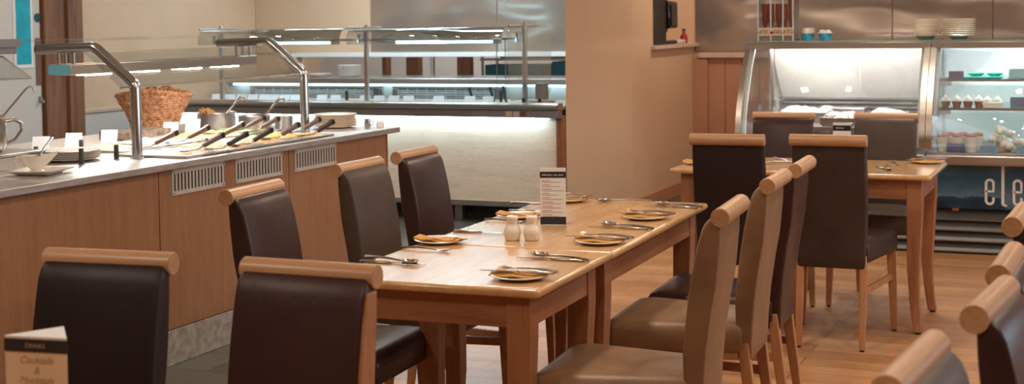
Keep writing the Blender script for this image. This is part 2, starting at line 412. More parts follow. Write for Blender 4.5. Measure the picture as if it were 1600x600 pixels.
# left wall: door, posts, dado
dr = structure(empty('door_1', (-7.88, 8.55, 0)))
MB().bb(0, 0.05, -0.75, 0.43, 0, 2.1).build('door_leaf', 'white_paint', dr, bevel=0.004)
MB().bb(0.05, 0.056, 0.13, 0.34, 1.17, 1.95).build('window_bead', 'whiteplastic', dr)
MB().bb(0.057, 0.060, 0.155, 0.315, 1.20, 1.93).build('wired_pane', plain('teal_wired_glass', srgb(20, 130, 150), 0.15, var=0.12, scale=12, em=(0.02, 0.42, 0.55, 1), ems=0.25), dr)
MB().lathe([(0.0, 0), (0.035, 0), (0.035, 0.006), (0.0, 0.006)]).build('door_sign', plain('dark_teal_disc', srgb(12, 66, 84), 0.4), dr, loc=(0.05, 0.40, 1.56), rot=(0, PI / 2, 0))
MB().bb(0.05, 0.07, 0.395, 0.415, 0.9, 0.94).cyl((0.05, 0.405, 0.90), (0.09, 0.405, 0.90), 0.012).build('door_lock', 'steel_d', dr)
MB().bb(0.05, 0.056, 0.37, 0.43, 1.03, 1.40).build('push_plate', plain('brown_plate', srgb(110, 78, 60), 0.5), dr)
structure(MB().bb(-7.9, -7.80, 9.00, 9.24, 0, H).build('trim_17', 'postwood', bevel=0.006))
structure(MB().bb(-7.9, -7.77, 9.245, 9.42, 0, H).build('trim_18', 'postwood', bevel=0.006))
structure(MB().bb(-7.9, -7.875, 9.43, 12.1, 0.76, 0.80).build('trim_19', 'capwhite', bevel=0.008))
structure(MB().bb(-7.9, -7.885, 9.43, 12.1, 0.0, 0.76).build('trim_20', 'white_paint'))

# ------------------------------------------------------------------ ceiling lights
def area(loc, rot, sx, sy, e, col, name='light'):
    l = bpy.data.lights.new(name, 'AREA'); l.shape = 'RECTANGLE'; l.size = sx; l.size_y = sy; l.energy = e; l.color = col
    o = bpy.data.objects.new(name, l); C.objects.link(o); o.location = loc; o.rotation_euler = rot; return o
for i, (x, y) in enumerate([(-0.6, 1.0), (-3.2, 1.2), (1.6, 3.0), (-1.9, 4.2), (1.4, 6.2), (-3.3, 6.8), (-1.2, 8.2), (-2.5, 11.0), (0.6, 10.6), (-0.1, 5.0), (-5.2, 3.6)]):
    fx = structure(empty('ceiling_fitting', (x, y, H)))
    MB().lathe([(0.10, -0.012), (0.13, -0.012), (0.13, 0), (0.10, 0)]).build('bezel', 'whiteplastic', fx)
    area((x, y, H - 0.03), (0, 0, 0), 0.22, 0.22, 30, (1.0, 0.83, 0.66), 'downlight')
area((-6.6, 8.0, H - 0.03), (0, 0, 0), 0.3, 0.3, 32, (1.0, 0.86, 0.72), 'downlight')
for x, y in ((-6.2, 10.9), (-5.0, 10.9)):
    area((x, y, H - 0.03), (0, 0, 0), 1.1, 0.25, 50, (0.74, 0.92, 1.0), 'kitchen_panel')
area((-6.0, 13.2, H - 0.03), (0, 0, 0), 1.5, 0.5, 70, (0.92, 0.97, 1.0), 'pantry_panel')
area((-3.75, 11.6, 2.15), (0, 0, 0), 0.2, 0.5, 5, (1.0, 0.8, 0.6), 'hatch_light')
area((3.19, 7, 1.6), (0, PI / 2, 0), 1.3, 4.8, 58, (0.72, 0.86, 1.0), 'daylight')

# ------------------------------------------------------------------ chairs
def lerp_table(pts, z):
    for (a, ya), (b_, yb) in zip(pts, pts[1:]):
        if z <= b_: return ya + (yb - ya) * max(0, (z - a)) / (b_ - a)
    return pts[-1][1]
BACK_REAR = [(0.36, 0.058), (0.47, 0.053), (0.56, 0.045), (0.67, 0.029), (0.75, 0.014), (0.86, 0.003), (0.94, 0.0)]
BACK_FRONT = [(0.36, 0.104), (0.42, 0.110), (0.56, 0.111), (0.71, 0.094), (0.80, 0.079), (0.86, 0.066), (0.90, 0.055), (0.925, 0.043), (0.938, 0.026)]

def make_chair(lm, label, group):
    # origin on the floor below the wooden roll; the sitter faces +y
    t = empty('dining_chair', (0, 0, 0), 0, label, 'chair', group)
    q = MB(); rings = []
    for z in [0.362, 0.368, 0.42, 0.47, 0.52, 0.56, 0.62, 0.67, 0.71, 0.75, 0.80, 0.84, 0.87, 0.90, 0.92, 0.932, 0.938]:
        hw = 0.150 + 0.012 * min(1, (z - 0.36) / 0.3); ya, yb = lerp_table(BACK_REAR, z), lerp_table(BACK_FRONT, z)
        if z < 0.365: hw -= 0.004; ya += 0.004; yb -= 0.004
        if z > 0.93: hw -= 0.002
        r = min(0.011, (yb - ya) / 2.2); pts = []
        for cx, cy, a0 in ((hw - r, ya + r, -90), (hw - r, yb - r, 0), (-hw + r, yb - r, 90), (-hw + r, ya + r, 180)):
            for k in range(4):
                a = math.radians(a0 + 30 * k); pts.append((cx + r * math.cos(a), cy + r * math.sin(a), z))
        rings.append(pts)
    q.loft(rings); q.build('backrest', lm, t, smooth=55)
    MB().tube([(-0.169, 0, 0.939), (-0.1675, 0, 0.939), (0.1675, 0, 0.939), (0.169, 0, 0.939)], [0.0252, 0.0265, 0.0265, 0.0252], 36).build('top_roll', 'roll', t, smooth=40)
    # seat cushion, domed, wider to the front
    q = MB(); rings = []
    for k, (z, ins) in enumerate(((0.385, 0.01), (0.40, 0.0), (0.455, 0.0), (0.478, 0.012), (0.487, 0.04), (0.492, 0.10))):
        pts = []
        y0, y1, w0, w1 = 0.085, 0.540, 0.165, 0.232
        y0 += ins * 0.3; y1 -= ins; w0 -= ins; w1 -= ins; r = 0.035
        for (cx, cy, a0) in ((w0 - r * .4, y0 + r * .4, -90), (w1 - r, y1 - r, 0), (-w1 + r, y1 - r, 90), (-w0 + r * .4, y0 + r * .4, 180)):
            rr = r * .4 if abs(a0) == 90 and a0 < 0 or a0 == 180 else r
            for j in range(5):
                a = math.radians(a0 + 22.5 * j); pts.append((cx + rr * math.cos(a), cy + rr * math.sin(a), z))
        rings.append(pts)
    q.loft(rings); q.build('seat', lm, t, smooth=60)
    for s in (-1, 1):
        q = MB(); rings = []
        for z, x, y, h in ((0.39, 0.203, 0.508, 0.019), (0.2, 0.210, 0.513, 0.017), (0.008, 0.216, 0.516, 0.013)):
            rings.append([(s * x + a * h, y + b_ * h, z) for a, b_ in ((-1, -1), (1, -1), (1, 1), (-1, 1))])
        g = q.loft(rings).build('leg', 'chair_leg', t, bevel=0.003)
        MB().lathe([(0.010, 0), (0.010, 0.008)], (s * 0.216, 0.516, 0), 10).build('glide', 'black', g)
        q = MB(); rings = []
        for z, y, h in ((0.42, 0.084, 0.016), (0.35, 0.078, 0.018), (0.26, 0.068, 0.018), (0.165, 0.055, 0.017), (0.08, 0.044, 0.015), (0.008, 0.036, 0.014)):
            rings.append([(s * 0.140 + a * h * 0.9, y + b_ * h, z) for a, b_ in ((-1, -1), (1, -1), (1, 1), (-1, 1))])
        g = q.loft(rings).build('leg', 'chair_leg', t, bevel=0.003)
        MB().lathe([(0.010, 0), (0.010, 0.008)], (s * 0.140, 0.036, 0), 10).build('glide', 'black', g)
        q = MB()
        q.loft([[(s * 0.145 + a * 0.008, 0.072, 0.262 + b_ * 0.015) for a, b_ in ((-1, -1), (1, -1), (1, 1), (-1, 1))],
                [(s * 0.207 + a * 0.008, 0.505, 0.262 + b_ * 0.015) for a, b_ in ((-1, -1), (1, -1), (1, 1), (-1, 1))]])
        q.build('stretcher', 'chair_leg', t, bevel=0.002)
    return t

PROTO = {}
def chair(lm, x, y, rz, label, group):
    if lm not in PROTO: o = make_chair(lm, label, group); PROTO[lm] = o
    else: o = copy_tree(PROTO[lm]); tag(o, label, 'chair', group)
    o.location = (x, y, 0); o.rotation_euler = (0, 0, rz); return o
G1, G2, G3, G4 = 'chairs around the long table', 'chairs around the far table', 'chairs at the right edge', 'chairs around the long table'
D2 = math.radians
G0 = 'chairs at the foreground table'
f_ = chair('lf', -1.634, 2.710, PI + D2(-0.5), 'maroon leather chair with wooden side rail, facing camera in front of the long table', G0)
g_ = chair('lb', -2.163, 2.694, PI + D2(5.5), 'near-black leather chair at far left behind the three-sided drinks card', G0)
chair('le', -2.600, 3.965, -PI / 2 + D2(3), 'chocolate leather chair on counter side of long table, nearest of the three there', G1)
chair('lo', -2.661, 4.777, -PI / 2, 'matt olive-brown leather chair on counter side of long table, between two glossier ones', G1)
chair('le', -2.675, 5.285, -PI / 2, 'glossy plum-brown leather chair on counter side of long table, farthest of three', G1)
chair('lt', -1.012, 3.980, PI / 2 + D2(4), 'tan leather chair nearest the camera on right side of long table', G1)
chair('lt', -1.050, 4.738, PI / 2 + D2(2.6), 'tan leather chair right of long table, partly hidden behind the nearer tan chair', G1)
chair('lm', -1.062, 5.230, PI / 2 + D2(2.5), 'dark brown leather chair last in the row right of the long table', G1)
chair('lb', -1.617, 6.297, D2(3), 'near-black maroon chair with its back to camera at left of far table', G2)
chair('ld', -1.178, 6.359, D2(0.5), 'dark brown chair with its back to camera, right one at near side of far table', G2)
chair('lm', -1.688, 7.814, PI + D2(4), 'maroon leather chair facing camera behind far table, left one', G2)
chair('lo', -1.145, 7.867, PI, 'brown leather chair facing camera behind far table, right one', G2)
chair('lo', -0.292, 2.274, -PI / 2 - D2(5), 'olive-brown chair lowest in the bottom right corner, only its top showing', G3)
chair('lm', -0.219, 2.837, -PI / 2 - D2(5.6), 'maroon leather chair at right edge with pale wooden roll, second from bottom', G3)
chair('le', -0.222, 3.288, -PI / 2 - D2(1.8), 'maroon chair at right edge whose roll catches a bluish shine', G3)
chair('lb', -0.243, 4.04, -PI / 2 - D2(2), 'dark chair farthest along the right edge, just below the gelato cabinet lettering', G3)
# the wooden rail down one side of the maroon foreground chair
q = MB(); rings = []
for z in [0.37, 0.45, 0.55, 0.65, 0.75, 0.85, 0.91]:
    ya, yb = lerp_table(BACK_REAR, z) + 0.004, lerp_table(BACK_FRONT, z) - 0.010; hw = 0.150 + 0.012 * min(1, (z - 0.36) / 0.3)
    rings.append([(-hw - 0.008, ya, z), (-hw + 0.002, ya, z), (-hw + 0.002, yb, z), (-hw - 0.008, yb, z)])
q.loft(rings).build('side_rail', 'chair_leg', f_, bevel=0.002)

# ------------------------------------------------------------------ tables
def make_table(x0, y0, W, L, rz, label, group=None, top_axis='y', ox=1):
    # origin at the right near corner of the top; extends -x and +y
    t = empty('dining_table', (x0, y0, 0), rz, label, 'table', group)
    q = MB(); q.bb(-W, 0, 0, L, 0.724, 0.75)
    q.build('tabletop', 'table_top', t, bevel=0.012, seg=4)
    i = 0.05
    MB().bb(-W + i + .02, -i - .02, i, i + 0.022, 0.63, 0.724).build('apron', 'apron', t, bevel=0.002)
    MB().bb(-W + i + .02, -i - .02, L - i - 0.022, L - i, 0.63, 0.724).build('apron', 'apron', t, bevel=0.002)
    MB().bb(-W + i, -W + i + 0.022, i + .02, L - i - .02, 0.63, 0.724).build('apron', 'apron_y', t, bevel=0.002)
    MB().bb(-i - 0.022, -i, i + .02, L - i - .02, 0.63, 0.724).build('apron', 'apron_y', t, bevel=0.002)
    for sx in (0, 1):
        for sy in (0, 1):
            dx = -1 if sx else 1; dy = 1 if sy else -1      # outward directions
            q = MB(); rings = []
            for z, h, o_ in ((0.724, 0.036, 0), (0.60, 0.036, 0), (0.46, 0.033, -0.004), (0.30, 0.028, -0.008), (0.16, 0.023, -0.003), (0.07, 0.021, 0.006), (0.01, 0.021, 0.014)):
                cx = (-W + 0.08 if sx else -0.08) + dx * o_; cy = (L - 0.08 if sy else 0.08) + dy * o_
                rings.append([(cx + a * h, cy + b_ * h, z) for a, b_ in ((-1, -1), (1, -1), (1, 1), (-1, 1))])
            lg = q.loft(rings).build('leg', 'table_leg', t, bevel=0.004)
            MB().lathe([(0.014, 0), (0.014, 0.01)], ((-W + 0.08 if sx else -0.08) + dx * .014, (L - 0.08 if sy else 0.08) + dy * .014, 0), 10).build('glide', 'black', lg)
    return t
ta = 0.0253
make_table(-1.452, 3.602, 0.678, 0.677, ta, 'square honey wood table forming the near end of the long table')
ex = (-1.452 - math.sin(ta) * 0.681, 3.602 + math.cos(ta) * 0.681)
make_table(ex[0], ex[1], 0.678, 1.262, ta, 'long honey wood table butted behind the square one, menu card on it')
make_table(-0.787, 6.776, 1.245, 0.676, -0.0034, 'honey wood table standing in front of the gelato cabinet')
make_table(-1.40, 1.35, 0.9, 0.90, 0.0, 'honey wood table below the drinks card in bottom left corner')

# ------------------------------------------------------------------ tableware on the tables
TZ = 0.7502
def smooth_disc(q, r, z, t=0.004, n=36): q.lathe([(r * .6, 0 + z), (r, z + 0.010), (r, z + 0.010 + t), (r * .62, z + t + .001)], n=n)
def plate_mb(r=0.085, h=0.012):
    return MB().lathe([(r * 0.55, 0), (r * 0.62, 0.001), (r * 0.97, h * .8), (r, h), (r * 0.97, h + .0012), (r * 0.64, 0.005), (0.0, 0.0045)], n=40)
side_plate = plate_mb().build('side_plate', 'white', smooth=60); PL = side_plate
first = {'plate': side_plate}
def put(proto, key, x, y, z, rz, label, cat, group, rx=0, ry=0):
    if first.get(key) is not None:
        o = first[key]; first[key] = None
    else: o = copy_tree(proto)
    o.location = (x, y, z); o.rotation_euler = (rx, ry, rz); tag(o, label, cat, group); return o

def folded_napkin():
    # a soft folded strip: three overlapping folds with drooping waves
    root = MB()
    for k, (w, l, z, dx, dy) in enumerate(((0.070, 0.170, 0.0005, 0, 0), (0.052, 0.155, 0.0045, 0.006, 0.008))):
        N, Mm = 18, 6; rings = []
        for i in range(N + 1):
            u = i / N; x = (u - 0.5) * l + dx; top = []; bot = []
            for j in range(Mm + 1):
                v = j / Mm - 0.5
                y = v * w * (1 + 0.15 * math.sin(u * 5 + k)) + dy + 0.005 * math.sin(u * 7 + k * 2)
                zz = z + 0.004 * (1 - (2 * v) ** 2) + 0.0022 * math.sin(u * 9 + v * 5 + k) + 0.008 * max(0, abs(u - .5) * 2 - .55)
                top.append((x, y, zz + 0.0035)); bot.append((x, y, zz))
            rings.append(top + bot[::-1])
        root.loft(rings)
    return root.build('napkin', 'napkin', smooth=60)
NAP = folded_napkin(); first['nap'] = NAP
def make_knife():
    k = empty('table_knife')
    q = MB(); rings = []
    for x, w, h in ((0.11, 0.004, 0.003), (0.105, 0.008, 0.0045), (0.05, 0.0075, 0.0045), (0.005, 0.0055, 0.004), (0.0, 0.004, 0.003)):
        rings.append([(x, w * math.cos(a), 0.0045 + h * math.sin(a)) for a in [2 * PI * i / 10 for i in range(10)]])
    q.loft(rings).build('handle', 'chrome', k, smooth=60)
    q = MB(); rings = []
    for x, w0, w1 in ((0.004, -0.004, 0.004), (-0.02, -0.006, 0.008), (-0.07, -0.006, 0.008), (-0.10, -0.005, 0.004), (-0.112, -0.0045, -0.003)):
        rings.append([(x, w0, 0.0035), (x, w1, 0.0038), (x, w1, 0.0046), (x, w0, 0.0058)])
    q.loft(rings).build('blade', 'chrome', k)
    return k
def neck(q, x0, x1, r0, r1, z0, z1, rise):
    N = 14; path = []; rr = []
    for i in range(N + 1):
        u = i / N; path.append((x0 + (x1 - x0) * u, 0, z0 + (z1 - z0) * u + rise * 0.35 * math.sin(PI * u))); rr.append(r0 + (r1 - r0) * u)
    q.tube(path, rr, 8)
def make_spoon(fork=False):
    k = empty('dessert_fork' if fork else 'dessert_spoon')
    q = MB(); neck(q, 0.10, -0.035, 0.0045, 0.0022, 0.005, 0.006, 0.010); q.build('handle', 'chrome', k, smooth=70)
    q = MB()
    if not fork:
        rings = []
        for i in range(9):
            v = i / 8; rad = math.sin(v * PI / 2); dz = -0.009 * math.cos(v * PI / 2) + 0.011
            rings.append([(-0.058 + 0.027 * rad * math.cos(a), 0.017 * rad * math.sin(a) + 1e-6 * i, dz) for a in [2 * PI * j / 20 for j in range(20)]])
        q.loft([[(p[0], p[1], p[2]) for p in r] for r in rings[1:]], cap=False)
        ob = q.build('bowl', 'chrome', k, smooth=80, solid=0.0012)
    else:
        q.loft([[(-0.03, -0.004, 0.006), (-0.03, 0.004, 0.006), (-0.03, 0.004, 0.0075), (-0.03, -0.004, 0.0075)],
                [(-0.045, -0.011, 0.003), (-0.045, 0.011, 0.003), (-0.045, 0.011, 0.0045), (-0.045, -0.011, 0.0045)],
                [(-0.058, -0.012, 0.003), (-0.058, 0.012, 0.003), (-0.058, 0.012, 0.0045), (-0.058, -0.012, 0.0045)]])
        for j in range(4):
            y = -0.0105 + j * 0.007
            q.tube([(-0.056, y, 0.004), (-0.075, y, 0.005), (-0.092, y, 0.011)], [0.0016, 0.0014, 0.0008], 6)
        q.build('tines', 'chrome', k, smooth=60)
    return k
KN = make_knife(); SP = make_spoon(); FK = make_spoon(True)
first['kn'] = KN; first['sp'] = SP; first['fk'] = FK
gP, gN, gK, gS, gF = 'side plates laid on the tables', 'mustard napkins on the side plates', 'table knives', 'dessert spoons', 'forks'
def plate_set(x, y, rz, where, cut=True):
    put(PL, 'plate', x, y, TZ, 0, 'white side plate ' + where, 'plate', gP)
    put(NAP, 'nap', x + 0.002, y, TZ + 0.0075, rz + 0.06, 'folded mustard napkin ' + where, 'napkin', gN)
    if cut:
        put(KN, 'kn', x, y - 0.018, TZ + 0.0185, rz + 0.06, 'knife across the napkin ' + where, 'knife', gK)
        put(FK, 'fk', x + 0.012, y + 0.026, TZ + 0.0175, rz - 0.16, 'fork across the napkin ' + where, 'fork', gF)
def pair(x, y, rz, where, flip=False):
    put(KN, 'kn', x, y, TZ, rz, 'table knife ' + where, 'knife', gK)
    put(SP, 'sp', x + (0.012 if not flip else -0.01), y + 0.028, TZ + 0.0005, rz - 0.30, 'dessert spoon ' + where, 'spoon', gS).scale = (1.2, 1.2, 1.2)
# right-hand places (handles towards the right edge)
plate_set(-1.571, 3.755, 0.02, 'at the near right corner of the long table')
pair(-1.600, 4.07, 0.02, 'between the two nearest right-hand plates of the long table')
plate_set(-1.568, 4.437, 0.02, 'second from camera on the right of the long table')
pair(-1.615, 4.765, 0.02, 'between the second and third right-hand plates of the long table')
plate_set(-1.603, 5.034, 0.02, 'third from camera on the right of the long table')
pair(-1.600, 5.365, 0.02, 'at the far right corner of the long table')
# left-hand places
pair(-2.035, 3.855, PI + 0.02, 'at the near left corner beside the maroon chair', True)
plate_set(-2.080, 4.283, PI - 0.15, 'in front of the nearest counter-side chair', False)
put(FK, 'fk', -2.045, 4.115, TZ, PI - 0.1, 'fork lying in front of the nearest left-hand plate', 'fork', gF)
put(KN, 'kn', -2.03, 4.515, TZ, PI, 'table knife lying alone left of the salt and pepper', 'knife', gK)
plate_set(-2.060, 4.925, PI - 0.12, 'just beyond the salt and pepper pots', False)
put(FK, 'fk', -2.05, 4.80, TZ, PI - 0.1, 'fork lying behind the salt and pepper pots', 'fork', gF)
put(KN, 'kn', -2.06, 5.08, TZ, PI, 'table knife lying behind the second left-hand plate', 'knife', gK)
plate_set(-2.055, 5.43, PI - 0.1, 'at the far left corner behind the menu card')
put(SP, 'sp', -2.12, 5.24, TZ, PI - 0.2, 'dessert spoon lying at the far left, left of the menu card', 'spoon', gS)
put(SP, 'sp', -1.84, 5.47, TZ, 0.3, 'dessert spoon alone by the middle of the far end edge', 'spoon', gS)
# far table
plate_set(-0.875, 7.36, 0.5, 'at the right end of the far table')
plate_set(-1.945, 7.02, 0.2, 'at the left end of the far table', False)
pair(-1.03, 7.0, PI / 2 + 0.5, 'in front of the right-hand plate on the far table')
put(FK, 'fk', -1.02, 7.28, TZ, -PI / 2 + 0.3, 'fork at the back right of the far table', 'fork', gF)
put(SP, 'sp', -1.60, 7.10, TZ, 0.6, 'dessert spoon between the two dark chairs on the far table', 'spoon', gS)
put(FK, 'fk', -1.60, 7.32, TZ, -PI / 2 + 0.6, 'fork farther back between the two dark chairs', 'fork', gF)
# foreground table
put(PL, 'plate', -1.665, 2.09, TZ, 0, 'white side plate half below the bottom edge beside the drinks card', 'plate', gP)
put(NAP, 'nap', -1.665, 2.09, TZ + 0.0075, 0.5, 'mustard napkin poking up beside the drinks card', 'napkin', gN)

# salt and pepper
def cruet(x, y, label, holes):
    t = empty('pepper_pot' if holes == 1 else 'salt_pot', (x, y, TZ), 0, label, 'condiment pot', 'white china salt and pepper')
    MB().lathe([(0.0, 0), (0.022, 0), (0.024, 0.003), (0.0285, 0.02), (0.029, 0.03), (0.025, 0.043), (0.0175, 0.055), (0.0155, 0.062), (0.019, 0.071), (0.0205, 0.078), (0.017, 0.083), (0.0, 0.0845)], n=32).build('body', 'white', t, smooth=80)
    q = MB()
    for k in range(holes): q.lathe([(0.0015, 0.0835), (0.0015, 0.0855)], (0.007 * math.cos(k * 2.1), 0.007 * math.sin(k * 2.1), 0), 8)
    q.build('holes', 'black', t)
cruet(-1.868, 4.405, 'white china pot, left one of the salt and pepper pair', 1)
cruet(-1.806, 4.425, 'white china pot, right one of the salt and pepper pair', 3)

# menu card on the long table
mc = empty('menu_card', (-1.869, 4.785, TZ), 0.30, 'tall white menu card with black bands standing on the long table', 'menu')
q = MB(); prof = []
w, h = 0.0465, 0.206
q.bb(-w, w, -0.0012, 0.0012, 0.002, h).build('panel', 'card', mc, bevel=0.0008)
MB().prism([(-0.0012, 0), (0.035, 0), (0.035, 0.002), (-0.0012, 0.002)], 'x', -w, w).build('foot', 'acrylic', mc)
MB().bb(-w, w, -0.0018, -0.0012, h - 0.036, h - 0.014).build('header_band', 'ink', mc)
MB().bb(-w, w, -0.0018, -0.0012, 0.002, 0.029).build('footer_band', 'navy', mc)
text_mesh('header_text', 'SPECIALS / ALL DAY', 0.0088, 'inkwhite', mc, (0, -0.0022, h - 0.029), (PI / 2, 0, 0))
ln = MB(); lr = MB(); zz = h - 0.045; rnd = random.Random(3)
for g in range(9):
    lr.bb(-w + 0.008, -w + 0.008 + rnd.uniform(0.025, 0.04), -0.0017, -0.0012, zz - 0.0016, zz)
    for k in (1,): ln.bb(-w + 0.008, w - rnd.uniform(0.006, 0.03), -0.0017, -0.0012, zz - 0.0072, zz - 0.0062)
    zz -= 0.0155
lr.build('dish_headings', 'inkred', mc); ln.build('dish_lines', 'inkgrey', mc)
# small card on the far table
fc = empty('menu_card', (-1.30, 7.40, TZ), 0.0, 'small white menu card with black top band on the far table', 'menu')
MB().bb(-0.045, 0.045, -0.0012, 0.0012, 0, 0.192).build('panel', 'card', fc, bevel=0.0008)
MB().bb(-0.045, 0.045, -0.0018, -0.0012, 0.150, 0.178).build('header_band', 'ink', fc)
text_mesh('header_text', 'SPECIALS', 0.010, 'inkwhite', fc, (-0.01, -0.0022, 0.161), (PI / 2, 0, 0))
MB().bb(-0.045, 0.045, 0.0, 0.035, 0, 0.002).build('foot', 'acrylic', fc)
# three-sided drinks card
dc = empty('drinks_card', (-1.858, 2.12, TZ), 0.14, 'three-sided cream drinks card with black header in bottom left corner', 'menu')
hw = 0.066; tri = [(-hw, -0.03), (hw, -0.03), (0, 0.065)]
MB().prism(tri, 'z', 0.0, 0.158).build('body', 'beigecard', dc, bevel=0.002)
MB().prism([(p[0] * 1.0, p[1]) for p in tri], 'z', 0.158, 0.160).build('top_lid', 'card', dc)
MB().bb(-hw, hw, -0.0312, -0.0302, 0.131, 0.155).build('header_band', 'ink', dc)
text_mesh('header_text', 'DRINKS', 0.012, 'bronze', dc, (0, -0.0318, 0.139), (PI / 2, 0, 0))
text_mesh('script_text', 'Cocktails\n&\nMocktails', 0.019, 'bronze', dc, (0, -0.0306, 0.110), (PI / 2, 0, 0), shear=0.35)

# ------------------------------------------------------------------ left counter (carvery)
CX = -3.80
ct = empty('serving_counter', (-4.5, 4.9, 0), 0, 'wood-fronted food counter with steel vents along the left aisle', 'counter')
def loc(o, x, y, z=0):  # children are modelled in room coordinates
    return o
ct.location = (0, 0, 0)
cy0, cy1 = 1.4, 7.17
MB().bb(-5.15, CX, cy0, cy1, 0.0, 0.155).build('plinth', 'concrete', ct, bevel=0.003)
MB().bb(-5.15, CX - 0.02, cy0, cy1 - 0.012, 0.157, 0.858).build('carcass', 'seam', ct)
for a, b_ in ((1.4, 3.2), (3.206, 5.066), (5.072, 6.118), (6.124, 6.60), (6.60, 7.148)):
    g = MB().bb(CX - 0.019, CX, a, b_ - (0.0 if b_ == 6.60 else 0), 0.16, 0.858).build('front_panel', 'laminate', ct)
MB().bb(-5.15, CX + 0.001, 7.150, 7.172, 0.157, 0.858).build('end_panel', 'endwood', ct, bevel=0.002)
for a, b_ in ((5.16, 5.56), (5.65, 6.06), (6.175, 6.59), (3.6, 4.0)):
    v = MB(); z0, z1 = 0.742, 0.855; t_ = 0.004; n = 15; wdt = b_ - a
    v.bb(CX, CX + t_, a, b_, z0, z0 + 0.018).bb(CX, CX + t_, a, b_, z1 - 0.018, z1)
    pitch = (wdt - 0.02) / n
    for k in range(n + 1):
        yy = a + 0.006 + k * pitch; v.bb(CX, CX + t_, yy - 0.006 + (0 if k else 0), yy + 0.0075, z0 + 0.018, z1 - 0.018)
    g = v.build('vent_grille', 'ventsteel', ct)
    MB().bb(CX - 0.0005, CX + 0.0012, a + 0.002, b_ - 0.002, z0 + 0.002, z1 - 0.002).build('vent_void', 'grille', g)
    s_ = MB()
    for yy in (a + 0.012, b_ - 0.012):
        for zz in (z0 + 0.009, z1 - 0.009): s_.cyl((CX + t_, yy, zz), (CX + t_ + 0.002, yy, zz), 0.004, 8)
    s_.build('screws', 'steel_d', g)
wt = MB().bb(-5.2, CX + 0.03, cy0 - 0.02, 7.27, 0.860, 0.890).build('worktop', 'steel_top', bevel=0.003)
tag(wt, 'long brushed steel worktop lying on the wood-fronted counter', 'worktop')

# gastronorm pans with food, cards, tongs
W0 = 0.8905
def pan(x, y, w, l, label, food, fcol, seed, h=0.012):
    t = empty('food_pan', (x, y, W0), 0, label, 'food pan', 'steel food pans set in the counter')
    q = MB(); o_, i_ = 0.0, 0.018
    q.bb(-w / 2, w / 2, -l / 2, -l / 2 + i_, 0, h).bb(-w / 2, w / 2, l / 2 - i_, l / 2, 0, h)
    q.bb(-w / 2, -w / 2 + i_, -l / 2 + i_, l / 2 - i_, 0, h).bb(w / 2 - i_, w / 2, -l / 2 + i_, l / 2 - i_, 0, h)
    q.bb(-w / 2 + i_, w / 2 - i_, -l / 2 + i_, l / 2 - i_, 0, 0.002)
    q.build('pan_rim', 'steel', t, bevel=0.003)
    fm = plain('food_%d' % seed, fcol, 0.5, var=0.16, scale=60, bmp=0.6, bscale=70)
    g = MB(); N = 22; r = random.Random(seed); ph = [r.uniform(0, 6) for _ in range(4)]
    rows = []
    for i in range(N + 1):
        row = []
        for j in range(N + 1):
            u = i / N - .5; v_ = j / N - .5; ed = min(1, (0.5 - max(abs(u), abs(v_))) * 8)
            z = 0.004 + ed * (0.010 + 0.008 * math.sin(u * 9 + ph[0]) * math.cos(v_ * 8 + ph[1]) + 0.005 * math.sin(u * 23 + ph[2]) * math.sin(v_ * 27 + ph[3]))
            row.append((u * (w - 0.04), v_ * (l - 0.04), max(0.003, z)))
        rows.append(row)
    g.loft(rows, cap=False, closed=False)
    ob = g.build(food, fm, smooth=80); ob.location = (x, y, W0)
    tag(ob, label.split(' in the')[0].replace('steel pan of ', '').replace('steel pan with ', '') + ' filling a steel pan, ' + label.split(', ')[-1], 'food', 'food in the counter pans', 'stuff')
pans = [(-4.02, 5.46, 'steel pan of pale creamy bake in the counter, front row just beyond the gantry foot', 'creamy_bake', srgb(226, 206, 178), 1),
        (-4.02, 5.79, 'steel pan of golden roast potatoes in the counter, front row second', 'roast_potato', srgb(212, 168, 102), 2),
        (-4.02, 6.12, 'steel pan of mashed vegetables in the counter, front row third', 'mashed_vegetable', srgb(214, 178, 128), 3),
        (-4.02, 6.45, 'steel pan of yellow sauce in the counter, front row farthest', 'yellow_sauce', srgb(222, 182, 110), 4),
        (-4.46, 5.60, 'steel pan of sliced meat in the counter, rear row nearest', 'sliced_meat', srgb(196, 150, 126), 5),
        (-4.46, 5.95, 'steel pan of white rice dish in the counter, rear row second', 'rice_dish', srgb(232, 222, 206), 6),
        (-4.46, 6.30, 'steel pan of stuffing in the counter, rear row third', 'stuffing', srgb(180, 134, 98), 7),
        (-4.46, 6.64, 'steel pan of green vegetables in the counter, rear row farthest', 'green_vegetable', srgb(150, 158, 104), 8)]
for x, y, lb, fd, fc_, sd in pans: pan(x, y, 0.40, 0.32, lb, fd, fc_, sd)

def price_card(x, y, z, rz, label, group, w=0.08, h=0.075, tilt=-0.35):
    t = empty('price_card', (x, y, z), rz, label, 'card', group)
    MB().box((0, 0, h / 2), (w, 0.002, h)).build('card_face', 'card', t, bevel=0.0005).rotation_euler = (tilt, 0, 0)
    MB().bb(-w / 2, w / 2, -0.008, 0.022, 0, 0.002).build('card_foot', 'acrylic', t)
    return t
gc = 'white price cards on the left counter'
for x, y, lb in ((-4.729, 5.40, 'white price card nearest the camera on the left counter, above the sauce boat'),
                 (-4.718, 5.62, 'white price card in front of the wooden post, above the spoon tip'),
                 (-4.67, 5.83, 'white price card just left of the steel gantry post'),
                 (-4.70, 6.38, 'white price card below the wicker basket, left one'),
                 (-4.72, 6.61, 'white price card below the right end of the wicker basket')):
    price_card(x, y, W0, 0.40, lb, gc, 0.082, 0.078)

